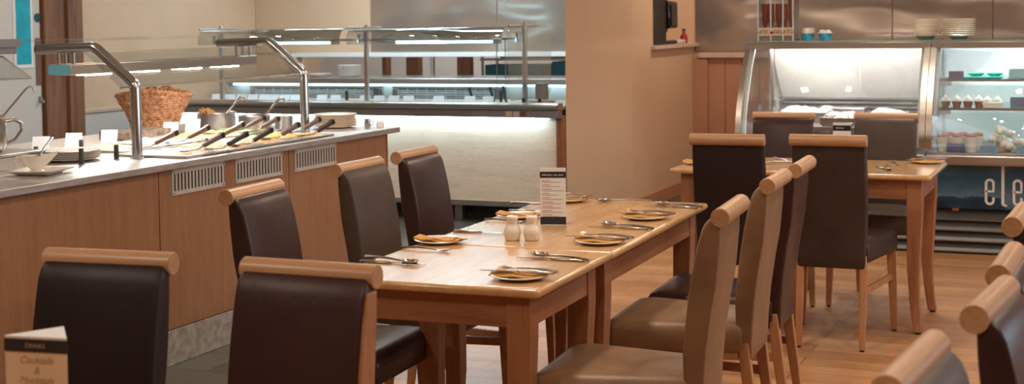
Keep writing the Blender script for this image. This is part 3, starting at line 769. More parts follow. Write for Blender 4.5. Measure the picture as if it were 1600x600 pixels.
# serving spoons with plastic handles: bowl in a pan, handle rising to the right
def serving_spoon(a, b_, label, dark):
    A_, B_ = Vector(a), Vector(b_); d = (B_ - A_).normalized(); ln_ = (B_ - A_).length
    t = empty('serving_spoon', A_, 0, label, 'serving spoon', 'serving spoons resting in the pans')
    side = d.cross(Vector((0, 0, 1))).normalized(); up = side.cross(d)
    rings = []
    for u, ww, hh in ((0.0, 0.007, 0.006), (0.05, 0.010, 0.009), (0.8, 0.011, 0.011), (1.0, 0.0115, 0.012)):
        p = d * (ln_ * u); rings.append([p + side * (sx * ww) + up * (sy * hh) for sx, sy in ((-1, -1), (1, -1), (1, 1), (-1, 1))])
    q = MB(); q.loft(rings).build('handle', 'brownplastic' if not dark else M['darkhandle'], t, bevel=0.003)
    q = MB(); p0 = d * (ln_ - 0.002); p1 = d * (ln_ + 0.022)
    q.loft([[p + side * (sx * .0125) + up * (sy * .0132) for sx, sy in ((-1, -1), (1, -1), (1, 1), (-1, 1))] for p in (p0, p1)]).build('end_cap', 'black', t, bevel=0.003)
    q = MB(); low = Vector((-d.x * 0.10, -d.y * 0.10, W0 + 0.022 - A_.z)); q.tube([(0, 0, 0), -d * 0.03 + Vector((0, 0, -0.002)), low], [0.005, 0.0045, 0.004], 8).build('shaft', 'chrome', t, smooth=70)
    q = MB(); q.lathe([(0.0, -0.006), (0.02, -0.004), (0.028, 0.002), (0.026, 0.003), (0.0, -0.003)], (low.x - d.x * .025, low.y - d.y * .025, low.z), 18).build('bowl', 'chrome', t, smooth=70)
    return t
M['darkhandle'] = plain('dark_brown_handle', srgb(62, 50, 48), 0.45)
HS = [((240, 223), (-4.20, 5.60, 0.925), (-4.14, 5.80, 0.965)),]
specs = [(-4.20, 5.58, 0.928, 0.0, 'brown handled serving spoon just right of the gantry post', False),
         (-4.24, 5.90, 0.928, 0.0, 'brown handled serving spoon in rear row below the two price cards', False),
         (-3.905, 5.55, 0.925, 1.0, 'brown handled spoon rising steeply from the front row, first past the post', False),
         (-4.20, 6.15, 0.928, 0.0, 'grey-brown handled spoon in the middle of the rear pans', False),
         (-3.845, 5.66, 0.922, 1.0, 'dark handled spoon low at the worktop edge above second vent', True),
         (-4.36, 6.60, 0.930, 0.0, 'brown handled spoon in front of the second steel pot', False),
         (-3.86, 5.90, 0.922, 1.0, 'dark handled spoon above the gap between the second and third vents', True),
         (-4.22, 6.52, 0.932, 0.0, 'pale brown handled spoon right of the steel pots', False),
         (-3.90, 6.22, 0.925, 1.0, 'long pale brown handled spoon above the third vent', False),
         (-4.00, 6.60, 0.925, 1.0, 'brown handled spoon crossing the foot of the far gantry post', False),
         (-3.83, 6.45, 0.925, 1.0, 'dark handled spoon in front of the tall plate stack', True)]
for x, y, z, k, lb, dk in specs:
    L_ = 0.115
    serving_spoon((x, y, z), (x + (0.02 if k else 0.03), y + L_ * 0.95, z + 0.038), lb, dk)

# plates, pegs
def plate_stack(x, y, z, n, r, step, name, lbl, group, mat='white'):
    pr_ = None; last = None
    for k in range(n):
        if pr_ is None: pr_ = MB().lathe([(r * 0.55, 0), (r * 0.62, 0.001), (r * 0.97, 0.012), (r, 0.014), (r * 0.97, 0.0155), (r * 0.64, 0.005), (0.0, 0.0045)], n=40).build(name, mat, smooth=60); o = pr_
        else: o = pr_.copy(); C.objects.link(o)
        o.location = (x, y, z + k * step)
        where = 'bottom' if k == 0 else 'top' if k == n - 1 else ['', 'second', 'third', 'fourth', 'fifth', 'sixth', 'seventh', 'eighth', 'ninth', 'tenth', 'eleventh', 'twelfth'][k] + ' from bottom'
        tag(o, '%s, %s of the stack' % (lbl, where), 'plate', group)
plate_stack(-4.30, 5.10, W0, 5, 0.135, 0.0085, 'dinner_plate', 'white plate behind the sauce boat', 'plates stacked behind the sauce boat')
plate_stack(-4.11, 7.125, W0, 8, 0.125, 0.0092, 'dinner_plate', 'cream dinner plate at far end of left counter', 'plates stacked at the counter end', 'china_cream')
def peg(x, y, h, lb, mat='darkpeg'):
    t = empty('plate_guide_peg', (x, y, W0), 0, lb, 'peg', 'upright pegs on the left counter')
    MB().lathe([(0.0, 0), (0.011, 0), (0.011, h), (0.008, h + .003), (0, h + .003)], n=16).build('post', mat, t, smooth=60)
    MB().lathe([(0.0, -0.0), (0.015, 0), (0.015, 0.004), (0, 0.004)], n=16).build('foot_disc', 'steel', t)
M['darkpeg'] = plain('dark_grey_peg', srgb(70, 66, 66), 0.4, 0.3)
peg(-4.115, 4.955, 0.068, 'dark upright peg in front of the white plate stack')
peg(-4.115, 5.19, 0.065, 'dark upright peg right of the white plate stack')
peg(-4.50, 5.42, 0.06, 'grey peg behind the plate stack, in front of the second price card')
peg(-4.62, 5.25, 0.04, 'short grey peg behind the sauce boat spoon')
# square plate, sauce boat, spoon
sp_ = MB(); rings = []
for r_, z in ((0.065, 0.0), (0.068, 0.002), (0.10, 0.016), (0.104, 0.019), (0.099, 0.019), (0.066, 0.006), (0.001, 0.005)):
    pts = []
    for k in range(4):
        for j in range(5):
            a = math.radians(90 * k + 22.5 * j - 0); cx, cy = (1, 1), (-1, 1)
        c_ = [(1, 1), (-1, 1), (-1, -1), (1, -1)][k]; rr = r_ * 0.12
        for j in range(5):
            a = math.radians(90 * k + 22.5 * j); pts.append((c_[0] * (r_ - rr) + rr * math.cos(a), c_[1] * (r_ - rr) + rr * math.sin(a), z))
    rings.append(pts)
o = sp_.loft(rings).build('square_plate', 'white', smooth=60, loc=(-4.03, 4.60, W0), rot=(0, 0, 0.25)); tag(o, 'square white plate with a sauce boat on it, at left of counter', 'plate')
sb = empty('sauce_boat', (-4.05, 4.60, W0 + 0.0065), PI * 0.72, 'white china sauce boat standing on the square plate', 'sauce boat'); sb.scale = (0.86, 1.0, 0.95); sb.rotation_euler = (0, 0, 0.65)
q = MB(); rings = []
prof = [(0.028, 0.0), (0.030, 0.004), (0.018, 0.010), (0.022, 0.014), (0.042, 0.035), (0.052, 0.058), (0.055, 0.072)]
for r_, z in prof:
    pts = []
    for k in range(32):
        a = 2 * PI * k / 32; e = 1 + (0.55 * max(0, math.cos(a)) ** 3) * (z / 0.072) ** 1.5
        pts.append((r_ * 1.25 * math.cos(a) * e, r_ * 0.8 * math.sin(a), z + 0.014 * max(0, math.cos(a)) ** 3 * (z / 0.072)))
    rings.append(pts)
inner = [[(p[0] * 0.93, p[1] * 0.92, p[2] - 0.001) for p in rings[-1]]] + [[(p[0] * 0.90, p[1] * 0.88, p[2] + 0.003) for p in rg] for rg in rings[-2:3:-1]]
q.loft(rings + inner).build('bowl', 'white', sb, smooth=80)
MB().tube([(-0.06, 0, 0.062), (-0.085, 0, 0.066), (-0.095, 0, 0.045), (-0.08, 0, 0.025), (-0.05, 0, 0.026)], 0.005, 10).build('handle', 'white', sb, smooth=80)
MB().lathe([(0.0, 0.055), (0.046, 0.055), (0.046, 0.057), (0, 0.057)], n=24, sx=1.15, sy=0.75).build('gravy', plain('brown_gravy', srgb(120, 84, 66), 0.2), sb)
ss = empty('sauce_spoon', (-4.06, 4.63, W0 + 0.07), 0, 'steel spoon leaning out of the sauce boat', 'spoon')
q = MB(); q.tube([(0, 0, 0), (-0.05, 0.09, 0.025), (-0.12, 0.22, 0.052)], [0.005, 0.0045, 0.007], 10).build('handle', 'chrome', ss, smooth=70)
MB().blob((0.004, -0.006, -0.002), 0.02, 0.014, 0.005, 1, 0).build('bowl', 'chrome', ss, smooth=80)
# steel block under the jug
o = MB().bb(-0.19, 0.16, -0.22, 0.16, 0, 0.055).bb(-0.20, 0.17, -0.23, 0.17, 0.057, 0.070).build('hot_plate', 'steel', bevel=0.004, loc=(-4.42, 4.72, W0)); tag(o, 'low steel hot plate with the jug on it at far left', 'hot plate')
jg = empty('gravy_jug', (-4.42, 4.72, W0 + 0.0705), 0.0, 'polished steel jug with a ladle at the left edge of picture', 'jug')
MB().lathe([(0.0, 0), (0.062, 0), (0.080, 0.012), (0.086, 0.04), (0.084, 0.10), (0.078, 0.135), (0.082, 0.15), (0.079, 0.150), (0.074, 0.135), (0.078, 0.04), (0.0, 0.01)], n=40).build('body', 'chrome', jg, smooth=70)
MB().tube([(0.075 * .6, 0.075 * .8, 0.125), (0.066, 0.098, 0.130), (0.082, 0.120, 0.115), (0.084, 0.122, 0.085), (0.068, 0.10, 0.045), (0.05, 0.068, 0.03)], 0.007, 10).build('handle', 'chrome', jg, smooth=80)
ld = empty('ladle', (-4.42, 4.72, W0 + 0.09), 0.0, 'steel ladle with hooked handle standing in the steel jug', 'ladle')
MB().tube([(0.0, 0, 0.0), (0.0, 0.06, 0.09), (0.0, 0.25, 0.235), (0.0, 0.275, 0.245), (0.0, 0.295, 0.235), (0.0, 0.30, 0.215)], [0.005, 0.005, 0.0045, 0.004, 0.004, 0.003], 8).build('handle', 'chrome', ld, smooth=80)
MB().lathe([(0.0, -0.008), (0.025, 0.0), (0.032, 0.015), (0.030, 0.015), (0.023, 0.002), (0, -0.005)], n=20).build('bowl', 'chrome', ld, smooth=80)

# wicker basket (oval, on the rear of the counter)
bk = empty('wicker_basket', (-5.04, 6.70, W0 + 0.004), 0.42, 'large oval brown wicker basket standing at back of left counter', 'basket'); bk.scale = (0.9, 0.9, 1.0)
def brad(z):
    pts = [(0, 0.62), (0.05, 0.66), (0.12, 0.80), (0.17, 0.95), (0.20, 1.0)]
    for (a, ra), (b_, rb) in zip(pts, pts[1:]):
        if z <= b_: return ra + (rb - ra) * (z - a) / (b_ - a)
    return 1.0
AX, AY = 0.225, 0.155
q = MB(); rows = 17
for k in range(rows):
    z0 = 0.006 + k * 0.0118; N = 88; path = []
    for i in range(N):
        a = 2 * PI * i / N; r_ = brad(z0) + 0.022 * math.sin(22 * a + PI * (k % 2))
        lift = 0.022 * math.cos(2 * a) * (z0 / 0.2)
        path.append((AX * r_ * math.cos(a), AY * r_ * math.sin(a), z0 - lift * 0.6 + 0.0015 * math.sin(9 * a + k)))
    q.tube(path, 0.0062, 6, closed=True)
q.build('weave', 'wicker', bk, smooth=60)
q = MB()
for k in range(44):
    a = 2 * PI * k / 44
    q.tube([(AX * brad(z) * math.cos(a), AY * brad(z) * math.sin(a), z - 0.6 * 0.022 * math.cos(2 * a) * (z / 0.2)) for z in (0, 0.06, 0.12, 0.17, 0.205)], 0.0042, 6)
q.build('stakes', 'wicker', bk, smooth=60)
for ph in (0, 1):
    q = MB(); N = 120
    q.tube([((AX * 1.02 + 0.008 * math.cos(a * 30 + ph * PI)) * math.cos(a), (AY * 1.02 + 0.008 * math.cos(a * 30 + ph * PI)) * math.sin(a), 0.208 - 0.0132 * math.cos(2 * a) + 0.008 * math.sin(a * 30 + ph * PI)) for a in [2 * PI * i / N for i in range(N)]], 0.0085, 6, closed=True)
    q.build('braided_rim', 'wicker', bk, smooth=60)
for s in (-1, 1):
    MB().tube([(s * 0.045 + dx * 0.035, -0.12 * s * 0 + 0.145, 0.21 + dz) for dx, dz in ((-1, 0), (-0.9, 0.02), (-0.4, 0.032), (0.4, 0.032), (0.9, 0.02), (1, 0))], 0.007, 8).build('handle', 'wicker', bk, smooth=70)
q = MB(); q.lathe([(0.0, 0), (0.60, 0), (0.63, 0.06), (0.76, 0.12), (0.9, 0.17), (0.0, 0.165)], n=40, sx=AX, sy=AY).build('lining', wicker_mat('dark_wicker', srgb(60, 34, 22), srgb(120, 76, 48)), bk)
ck = MB(); 
for k in range(16):
    ck.box((0.16 + 0.05 * math.cos(k * 2.4), -0.02 + 0.05 * math.sin(k * 2.4), 0.17 + 0.004 * k), (0.06, 0.018, 0.01), (0.5 * math.sin(k), 0.6 * math.cos(k * 3), k))
o = ck.build('wrapped_snack', 'napkin', loc=(-4.985, 6.86, W0)); bpy.data.objects.remove(o)

# stone block, shallow blue tray
o = MB().bb(-0.10, 0.10, -0.19, 0.19, 0, 0.045).build('stone_block', plain('rough_stone', srgb(118, 100, 86), 0.8, var=0.3, scale=30, bmp=0.8, bscale=50), bevel=0.006, loc=(-4.80, 6.23, W0)); tag(o, 'rough brown stone block in front of the wicker basket', 'stone')
o = MB().lathe([(0.0, 0), (0.085, 0), (0.10, 0.03), (0.104, 0.03), (0.088, 0.0), (0, 0.004)], n=4).build('blue_tray', plain('slate_blue', srgb(78, 92, 112), 0.4), loc=(-4.85, 6.52, W0), rot=(0, 0, PI / 4)); o.scale = (0.75, 0.75, 0.75); tag(o, 'small slate blue dish in front of the wicker basket, behind the price cards', 'dish')

def pot(x, y, r, h, label, bowl_fill, name='soup_pot'):
    t = empty(name, (x, y, W0), 0, label, 'pot', 'steel pots on the left counter')
    MB().lathe([(0, 0), (r * 0.97, 0), (r, 0.006), (r, h - 0.004), (r * 1.06, h), (r * 1.05, h + 0.003), (r * 0.97, h - 0.002), (r * 0.96, 0.02), (0, 0.015)], n=40).build('body', 'steel', t, smooth=60)
    MB().lathe([(0, h * .75), (r * .95, h * .75), (r * .95, h * .78), (0, h * .8)], n=30).build('contents', bowl_fill, t)
    return t
pot(-4.83, 7.00, 0.110, 0.085, 'round steel pot right of the wicker basket, filled with wrapped sachets', plain('dark_sauce', srgb(120, 84, 60), 0.3))
pot(-4.53, 6.94, 0.090, 0.075, 'second round steel pot, between the first pot and the small pans', plain('dark_sauce2', srgb(130, 90, 64), 0.3))
pot(-4.36, 6.98, 0.05, 0.07, 'small steel pan nearest the far gantry post', plain('dark_sauce3', srgb(140, 104, 70), 0.3), 'sauce_pan')
pk = None
for k in range(7):
    q = MB().box((0, 0, 0), (0.05, 0.012, 0.022))
    if pk is None: pk = q.build('snack_packet', 'napkin', bevel=0.003); o = pk
    else: q.bm.free(); o = pk.copy(); C.objects.link(o)
    o.location = (-4.90 + 0.024 * (k % 3), 6.96 + 0.022 * (k // 3) , W0 + 0.088 + 0.006 * (k % 2)); o.rotation_euler = (0.4 * math.sin(k * 2), 0.5 * math.cos(k * 3), k * 0.9)
    tag(o, 'small wrapped packet heaped in the first steel pot beside the basket', 'packet', 'packets in the steel pot')
for (x, y, lb) in ((-4.79, 7.00, 'steel ladle leaning right out of the first steel pot'), (-4.49, 6.95, 'steel ladle leaning right out of the second steel pot')):
    t = empty('ladle', (x, y, W0 + 0.055), 0, lb, 'ladle', 'ladles in the steel pots')
    q = MB(); A_ = Vector((0, 0, 0)); B_ = Vector((0.07, 0.09, 0.115))
    q.tube([A_, B_ * 0.5, B_, B_ + Vector((0.015, 0.02, -0.005)), B_ + Vector((0.018, 0.022, -0.035))], [0.005, 0.007, 0.008, 0.006, 0.004], 8).build('handle', 'chrome', t, smooth=70)
    MB().lathe([(0.0, -0.008), (0.022, 0.0), (0.028, 0.012), (0.026, 0.012), (0.020, 0.002), (0, -0.005)], n=20).build('bowl', 'chrome', t, smooth=80)
# small jug cluster at the counter end
for x, y, r_, h_, lb, mt in ((-3.915, 7.15, 0.016, 0.05, 'tiny steel pot at the far end of left counter beside the plate stack', 'chrome'), (-3.855, 7.19, 0.02, 0.034, 'small white ramekin at the far end of left counter', 'white')):
    t = empty('small_pot', (x, y, W0), 0, lb, 'pot')
    MB().lathe([(0, 0), (r_, 0), (r_ * 1.15, h_ * .5), (r_ * .95, h_), (r_ * .85, h_), (r_ * .9, h_ * .4), (0, 0.004)], n=24).build('body', mt, t, smooth=70)
    if mt == 'chrome': MB().tube([(r_, 0, h_ * .8), (r_ * 2, 0, h_ * .8), (r_ * 2, 0, h_ * .3), (r_, 0, h_ * .3)], 0.003, 8).build('handle', 'chrome', t, smooth=80)
# dark strip: tray rims with their shadow in its colour, along the worktop front
o = MB().prism([(-3.845, 5.42), (-3.82, 5.42), (-3.82, 6.55), (-3.845, 6.55)], 'z', W0, W0 + 0.004).build('tray_rim_strip', 'darkpeg'); tag(o, 'thin dark strip of tray rims and their shadow along front of the steel worktop', 'rail')

# gantry: two bent tubes, heat-lamp box, sloping glass
gn = empty('heated_gantry', (-4.05, 5.254, W0), 0, 'steel tube gantry with heat lamps and sloping glass over the left counter', 'gantry')
def bend(y):
    base = [(-4.05, y, W0), (-4.05, y, 1.21)]
    pts = [Vector(p) for p in base]
    def arc(p0, p1, p2, n=5, f_=0.18):
        p0, p1, p2 = Vector(p0), Vector(p1), Vector(p2); a = p1 + (p0 - p1).normalized() * 0.02; b_ = p1 + (p2 - p1).normalized() * 0.02
        return [a * (1 - t) ** 2 + p1 * 2 * t * (1 - t) + b_ * t * t for t in [i / n for i in range(n + 1)]]
    p0, p1, p2, p3 = (-4.05, y, W0), (-4.055, y, 1.225), (-4.27, y, 1.392), (-4.60, y, 1.383)
    return [p0] + arc(p0, p1, p2) + arc(p1, p2, p3) + [p3]
inv = Matrix.Translation((4.05, -5.254, -W0))
for y in (5.254, 6.70):
    q = MB(); q.tube([inv @ Vector(p) for p in bend(y)], 0.024, 20).build('tube_frame', 'tube', gn, smooth=40)
    MB().lathe([(0, 0), (0.034, 0), (0.034, 0.006), (0.026, 0.008), (0, 0.008)], (0, y - 5.254, 0), 24).build('foot_flange', 'tube', gn)
q = MB(); q.bb(-4.50, -4.375, 5.21, 6.74, 1.265, 1.315)
bx_ = q; [setattr(v, 'co', inv @ v.co) for v in bx_.bm.verts]; hb = bx_.build('lamp_housing', 'steel_y', gn, bevel=0.006)
q = MB().bb(-4.498, -4.377, 5.204, 5.210, 1.267, 1.313); [setattr(v, 'co', inv @ v.co) for v in q.bm.verts]; q.build('end_cap', plain('blue_reflection_cap', srgb(110, 186, 214), 0.35), gn, bevel=0.002)  # housing end; a blue reflection is put into its colour
for y in (5.254, 6.70):
    for x in (-4.48, -4.44, -4.395):
        q = MB().cyl((x, y, 1.312), (x, y, 1.365), 0.009, 12); [setattr(v, 'co', inv @ v.co) for v in q.bm.verts]; q.build('hanger_stud', 'tube', gn)
for y in (5.45, 5.82, 6.18, 6.52):
    q = MB().bb(-4.475, -4.40, y - 0.08, y + 0.08, 1.258, 1.266); [setattr(v, 'co', inv @ v.co) for v in q.bm.verts]; q.build('heat_lamp', 'heat', gn)
q = MB(); q.prism([(-4.285, 1.365), (-4.279, 1.371), (-4.085, 1.213), (-4.091, 1.207)], 'y', 5.20, 6.76); [setattr(v, 'co', inv @ v.co) for v in q.bm.verts]; q.build('front_glass', 'glass', gn)
q = MB(); q.prism([(-4.75, 1.420), (-4.29, 1.420), (-4.29, 1.427), (-4.75, 1.427)], 'y', 5.2, 6.76); [setattr(v, 'co', inv @ v.co) for v in q.bm.verts]; q.build('top_glass', 'glass', gn)
q = MB().tube([inv @ Vector(p) for p in ((-4.092, 5.20, 1.210), (-4.092, 6.76, 1.210))], 0.004, 8); q.build('glass_edge', 'steel', gn)
# nearer gantry, only its lamp and glass corner visible at far left
g2 = empty('heated_gantry', (0, 0, 0), 0, 'steel lamp and white-edged glass of the next gantry at the left edge', 'gantry')
MB().bb(-4.30, -3.88, 3.2, 4.32, 1.385, 1.44).build('lamp_housing', 'steel_d', g2, bevel=0.004)
MB().bb(-3.878, -3.86, 4.20, 4.32, 1.412, 1.442).build('bracket', 'steel_d', g2)
q = MB(); q.prism([(-3.935, 1.373), (-3.932, 1.378), (-3.792, 1.294), (-3.795, 1.289)], 'y', 3.0, 4.30).build('front_glass', 'glass', g2)
MB().prism([(-4.3, 1.372), (-3.935, 1.372), (-3.935, 1.378), (-4.3, 1.378)], 'y', 3.0, 4.30).build('top_glass', 'glass', g2)
q = MB(); q.tube([(-4.1, 4.302, 1.375), (-3.935, 4.302, 1.375), (-3.795, 4.302, 1.292), (-4.0, 4.302, 1.288)], 0.003, 8).build('glass_edge', 'whiteplastic', g2)
MB().tube([(-4.05, 3.3, W0), (-4.05, 3.3, 1.22), (-4.25, 3.3, 1.385)], 0.024, 16).build('tube_frame', 'tube', g2)

# ------------------------------------------------------------------ back servery counter
bc = empty('servery_counter', (0, 0, 0), 0, 'pale pine fronted servery counter lit by a white strip, behind the tables', 'counter')
X0, X1 = -7.3, -3.665
MB().bb(X0, -3.72, 9.62, 9.645, 0.165, 0.765).build('front_panel', 'palewood', bc)
MB().bb(X0, -3.72, 9.612, 9.648, 0.125, 0.165).build('bottom_trim', 'steel', bc, bevel=0.002)
MB().bb(X0, -3.93, 9.646, 10.38, 0.125, 0.80).build('carcass', 'seam', bc)
MB().bb(X0, -3.74, 9.80, 9.83, 0.0, 0.125).build('kick_board', plain('dark_kick', srgb(40, 38, 36), 0.6, var=0.3, scale=10), bc)
for x in (-6.9, -5.9, -4.55, -3.9): MB().bb(x - 0.03, x + 0.03, 9.70, 9.76, 0, 0.125).build('foot', 'steel_d', bc)
MB().bb(-3.72, -3.668, 9.60, 9.66, 0.0, 0.80).build('end_post', 'endwood', bc, bevel=0.003)
MB().bb(X0, -3.67, 9.515, 9.60, 0.785, 0.84).build('fascia', 'steel_d', bc, bevel=0.002)
MB().bb(X0, -3.70, 9.60, 9.645, 0.765, 0.80).build('fascia_soffit', 'steel', bc)
MB().bb(X0 + .1, -3.80, 9.535, 9.555, 0.768, 0.784).build('light_strip', 'led_strip', bc, bevel=0.003)
for x, w_, m_ in ((-3.99, 0.05, 'white'), (-3.93, 0.045, 'white'), (-3.88, 0.045, M['red'])):
    MB().bb(x - w_ / 2 - .06, x + w_ / 2 - .06, 9.511, 9.516, 0.793, 0.833).build('notice_sticker', plain('sticker', srgb(190, 178, 172) if m_ == 'white' else srgb(120, 66, 66), 0.6), bc)
sc_ = MB().prism([(X0, 9.60), (-3.67, 9.60), (-3.67, 9.648), (-3.905, 10.40), (X0, 10.40)], 'z', 0.84, 0.865)
o = sc_.build('servery_worktop', 'steel', bevel=0.002); tag(o, 'long steel top of the back servery counter', 'worktop')
tr = MB(); prof = [(9.50, 0.845), (9.49, 0.855), (9.485, 0.87), (9.49, 0.885), (9.505, 0.893), (9.60, 0.893), (9.60, 0.845)]
tr.prism([(p[0], p[1]) for p in prof], 'x', X0, X1); o = tr.build('tray_rail', 'steel', smooth=40); tag(o, 'rounded steel tray rail along the front of the back servery', 'rail')
# sneeze guard
sg = empty('sneeze_guard', (0, 0, 0), 0, 'curved glass sneeze guard on steel posts over the back servery', 'sneeze guard')
pxs = (-6.765, -5.42, -4.08)
for x in pxs:
    MB().bb(x - 0.018, x + 0.018, 9.885, 9.915, 0.865, 1.47).build('post', 'steel', sg, bevel=0.006)
    MB().cyl((x, 9.60, 1.447), (x, 10.15, 1.447), 0.008, 12).cyl((x, 9.9, 1.447), (x, 9.9, 1.475), 0.012, 12).build('bracket_rod', 'steel', sg)
    MB().cyl((x - 0.045, 9.88, 1.40), (x - 0.045, 9.88, 1.33), 0.022, 16).build('clamp', 'tube', sg)
prof = []
for i in range(15):
    a = PI / 2 + (PI * 0.62) * i / 14; prof.append((9.62 + 0.085 * math.cos(a), 1.355 + 0.085 * math.sin(a)))
prof = [(9.95, 1.440)] + prof
for xa, xb in ((pxs[0] + .03, pxs[1] - .03), (pxs[1] + .03, pxs[2] - .03)):
    q = MB(); q.loft([[(x, p[0], p[1]) for p in prof] for x in (xa, xb)], cap=False, closed=False).build('curved_glass', 'glass_t', sg, smooth=70, solid=0.006)
    MB().bb(xa, xb, 9.735, 9.785, 1.345, 1.362).build('lamp_housing', 'steel', sg, bevel=0.003)
    mid = (xa + xb) / 2 + (0.07 if xa > -6 else 0.03)
    MB().cyl((mid - 0.40, 9.76, 1.333), (mid + 0.40, 9.76, 1.333), 0.010, 14).build('light_tube', 'led', sg, smooth=60)
def rrect(cy, cz, w_, h_, r_, n=6):
    pts = []
    for sx, sy, a0 in ((1, 1, 0), (-1, 1, 90), (-1, -1, 180), (1, -1, 270)):
        for k in range(n + 1):
            a = math.radians(a0 + 90 * k / n); pts.append((cy + sx * (w_ / 2 - r_) + r_ * math.cos(a), cz + sy * (h_ / 2 - r_) + r_ * math.sin(a)))
    return pts
e_ = rrect(9.93, 1.172, 0.84, 0.53, 0.07)
MB().prism(e_, 'x', -4.052, -4.046).build('end_glass', 'glass', sg)
MB().tube([(-4.049, p[0], p[1]) for p in e_], 0.0035, 6, closed=True).build('end_glass_edge', 'glass_g', sg)
MB().bb(-4.19, -4.185, 9.62, 9.625, 0.866, 1.35).bb(-4.12, -4.115, 9.62, 9.625, 0.866, 1.35).build('glass_rail', 'steel', sg)
# price cards on the servery
pxs_cards = [334, 355, 374, 393, 404, 420, 437, 455, 496, 517, 563, 584, 606, 628, 672, 717, 743]
cxs = [-6.88, -6.75, -6.64, -6.53, -6.42, -6.33, -6.23, -6.125, -5.88, -5.755, -5.485, -5.36, -5.23, -5.10, -4.84, -4.575, -4.42]
for i, x in enumerate(cxs):
    price_card(x, 9.98, 0.8655, 0.30 + 0.05 * math.sin(i * 2), 'white price card in the row along the back servery, number from the left %s' % ['first', 'second', 'third', 'fourth', 'fifth', 'sixth', 'seventh', 'eighth', 'ninth', 'tenth', 'eleventh', 'twelfth', 'thirteenth', 'fourteenth', 'fifteenth', 'sixteenth', 'seventeenth'][i], 'price cards on the servery', 0.085, 0.055, -0.6)
# pegs and spoons standing on the servery
for i, (x, h_, rx, nm, lb) in enumerate(((-5.63, 0.085, 0, 'upright_peg', 'grey upright peg on the servery between price cards'), (-4.30, 0.09, 0, 'upright_peg', 'grey upright peg near the right glass end of the servery'))):
    o = MB().lathe([(0, 0), (0.012, 0), (0.012, h_), (0, h_)], n=14).build(nm, 'darkpeg', loc=(x, 9.95, 0.8655)); tag(o, lb, 'peg')
for i, (x, tilt, lb) in enumerate(((-4.68, -0.25, 'dark spoon handle leaning between the right-hand price cards of the servery'), (-4.50, -0.3, 'dark teal spoon handle right of the last price card'), (-4.40, -0.2, 'tallest dark teal spoon handle near the glass end'))):
    o = MB().box((0, 0, 0.055), (0.02, 0.012, 0.11 + 0.01 * i)).build('upright_spoon', plain('dark_teal_handle', srgb(20, 62, 72), 0.4), bevel=0.003, loc=(x + .1, 10.05, 0.872), rot=(0, tilt, 0)); tag(o, lb, 'spoon')
# dish with tongs at the servery's right end
plate_stack(-3.93, 9.86, 0.866, 3, 0.105, 0.008, 'oval_dish', 'white dish at right end of the servery', 'dishes at the servery end')
for x, y, lb in ((-4.035, 9.78, 'short black knob handle left of the dishes at servery end'), (-3.90, 9.76, 'short black knob handle in front of the dishes at servery end')):
    o = MB().lathe([(0, 0), (0.013, 0), (0.015, 0.03), (0.01, 0.05), (0, 0.052)], n=14).build('knob_handle', 'black', loc=(x, y - .02, 0.8655), smooth=60); tag(o, lb, 'handle knob')
o = MB().bb(-0.035, 0.035, -0.05, 0.05, 0, 0.15).build('napkin_dispenser', 'steel_d', bevel=0.004, loc=(-3.985, 10.0, 0.866)); tag(o, 'grey steel dispenser box at right end of the servery', 'dispenser')

# back bench with refrigerated grille units
bb_ = empty('back_bench', (0, 0, 0), 0, 'steel back bench with louvred grille row behind the servery', 'bench')
MB().bb(-7.7, -4.15, 11.28, 12.02, 0.94, 0.99).build('bench_top', 'steel', bb_, bevel=0.004)
MB().bb(-7.7, -4.15, 11.36, 12.02, 0.0, 0.94).build('bench_body', 'whiteplastic', bb_)
for (a, b_, cell) in ((-7.44, -6.05, 0.096), (-5.95, -4.85, 0.094)):
    fr = MB().bb(a, b_, 11.335, 11.36, 0.895, 0.935).bb(a, b_, 11.335, 11.36, 0.72, 0.745).bb(a, a + 0.04, 11.335, 11.36, 0.745, 0.895).bb(b_ - 0.04, b_, 11.335, 11.36, 0.745, 0.895).build('grille_frame', 'steel', bb_, bevel=0.002)
    x = a + 0.05
    while x + cell < b_ - 0.03:
        q = MB()
        for k in range(7): q.box((x + cell / 2, 11.35, 0.765 + k * 0.019), (cell - 0.016, 0.012, 0.008), (0.6, 0, 0))
        q.bb(x, x + 0.006, 11.338, 11.36, 0.745, 0.895)
        q.build('louvre_panel', 'whiteplastic', bb_); x += cell
    MB().bb(a + 0.04, b_ - 0.04, 11.3585, 11.3595, 0.745, 0.895).build('grille_void', 'steel_d', bb_)
for xs_, n_, lb, rr in ((-6.86, 2, 'white plate in the low pile on the back bench', 0.12), (-6.54, 8, 'white plate in the tall pile on the back bench', 0.11)):
    plate_stack(xs_, 11.62, 0.991, n_, rr, 0.013, 'dinner_plate', lb, 'plates on the back bench')
MB().bb(-5.875, -5.84, 11.95, 11.98, 0.99, 1.158).build('upright', 'steel', bb_)
MB().bb(-7.05, -7.02, 11.95, 11.98, 0.99, 1.158).build('upright', 'steel', bb_)

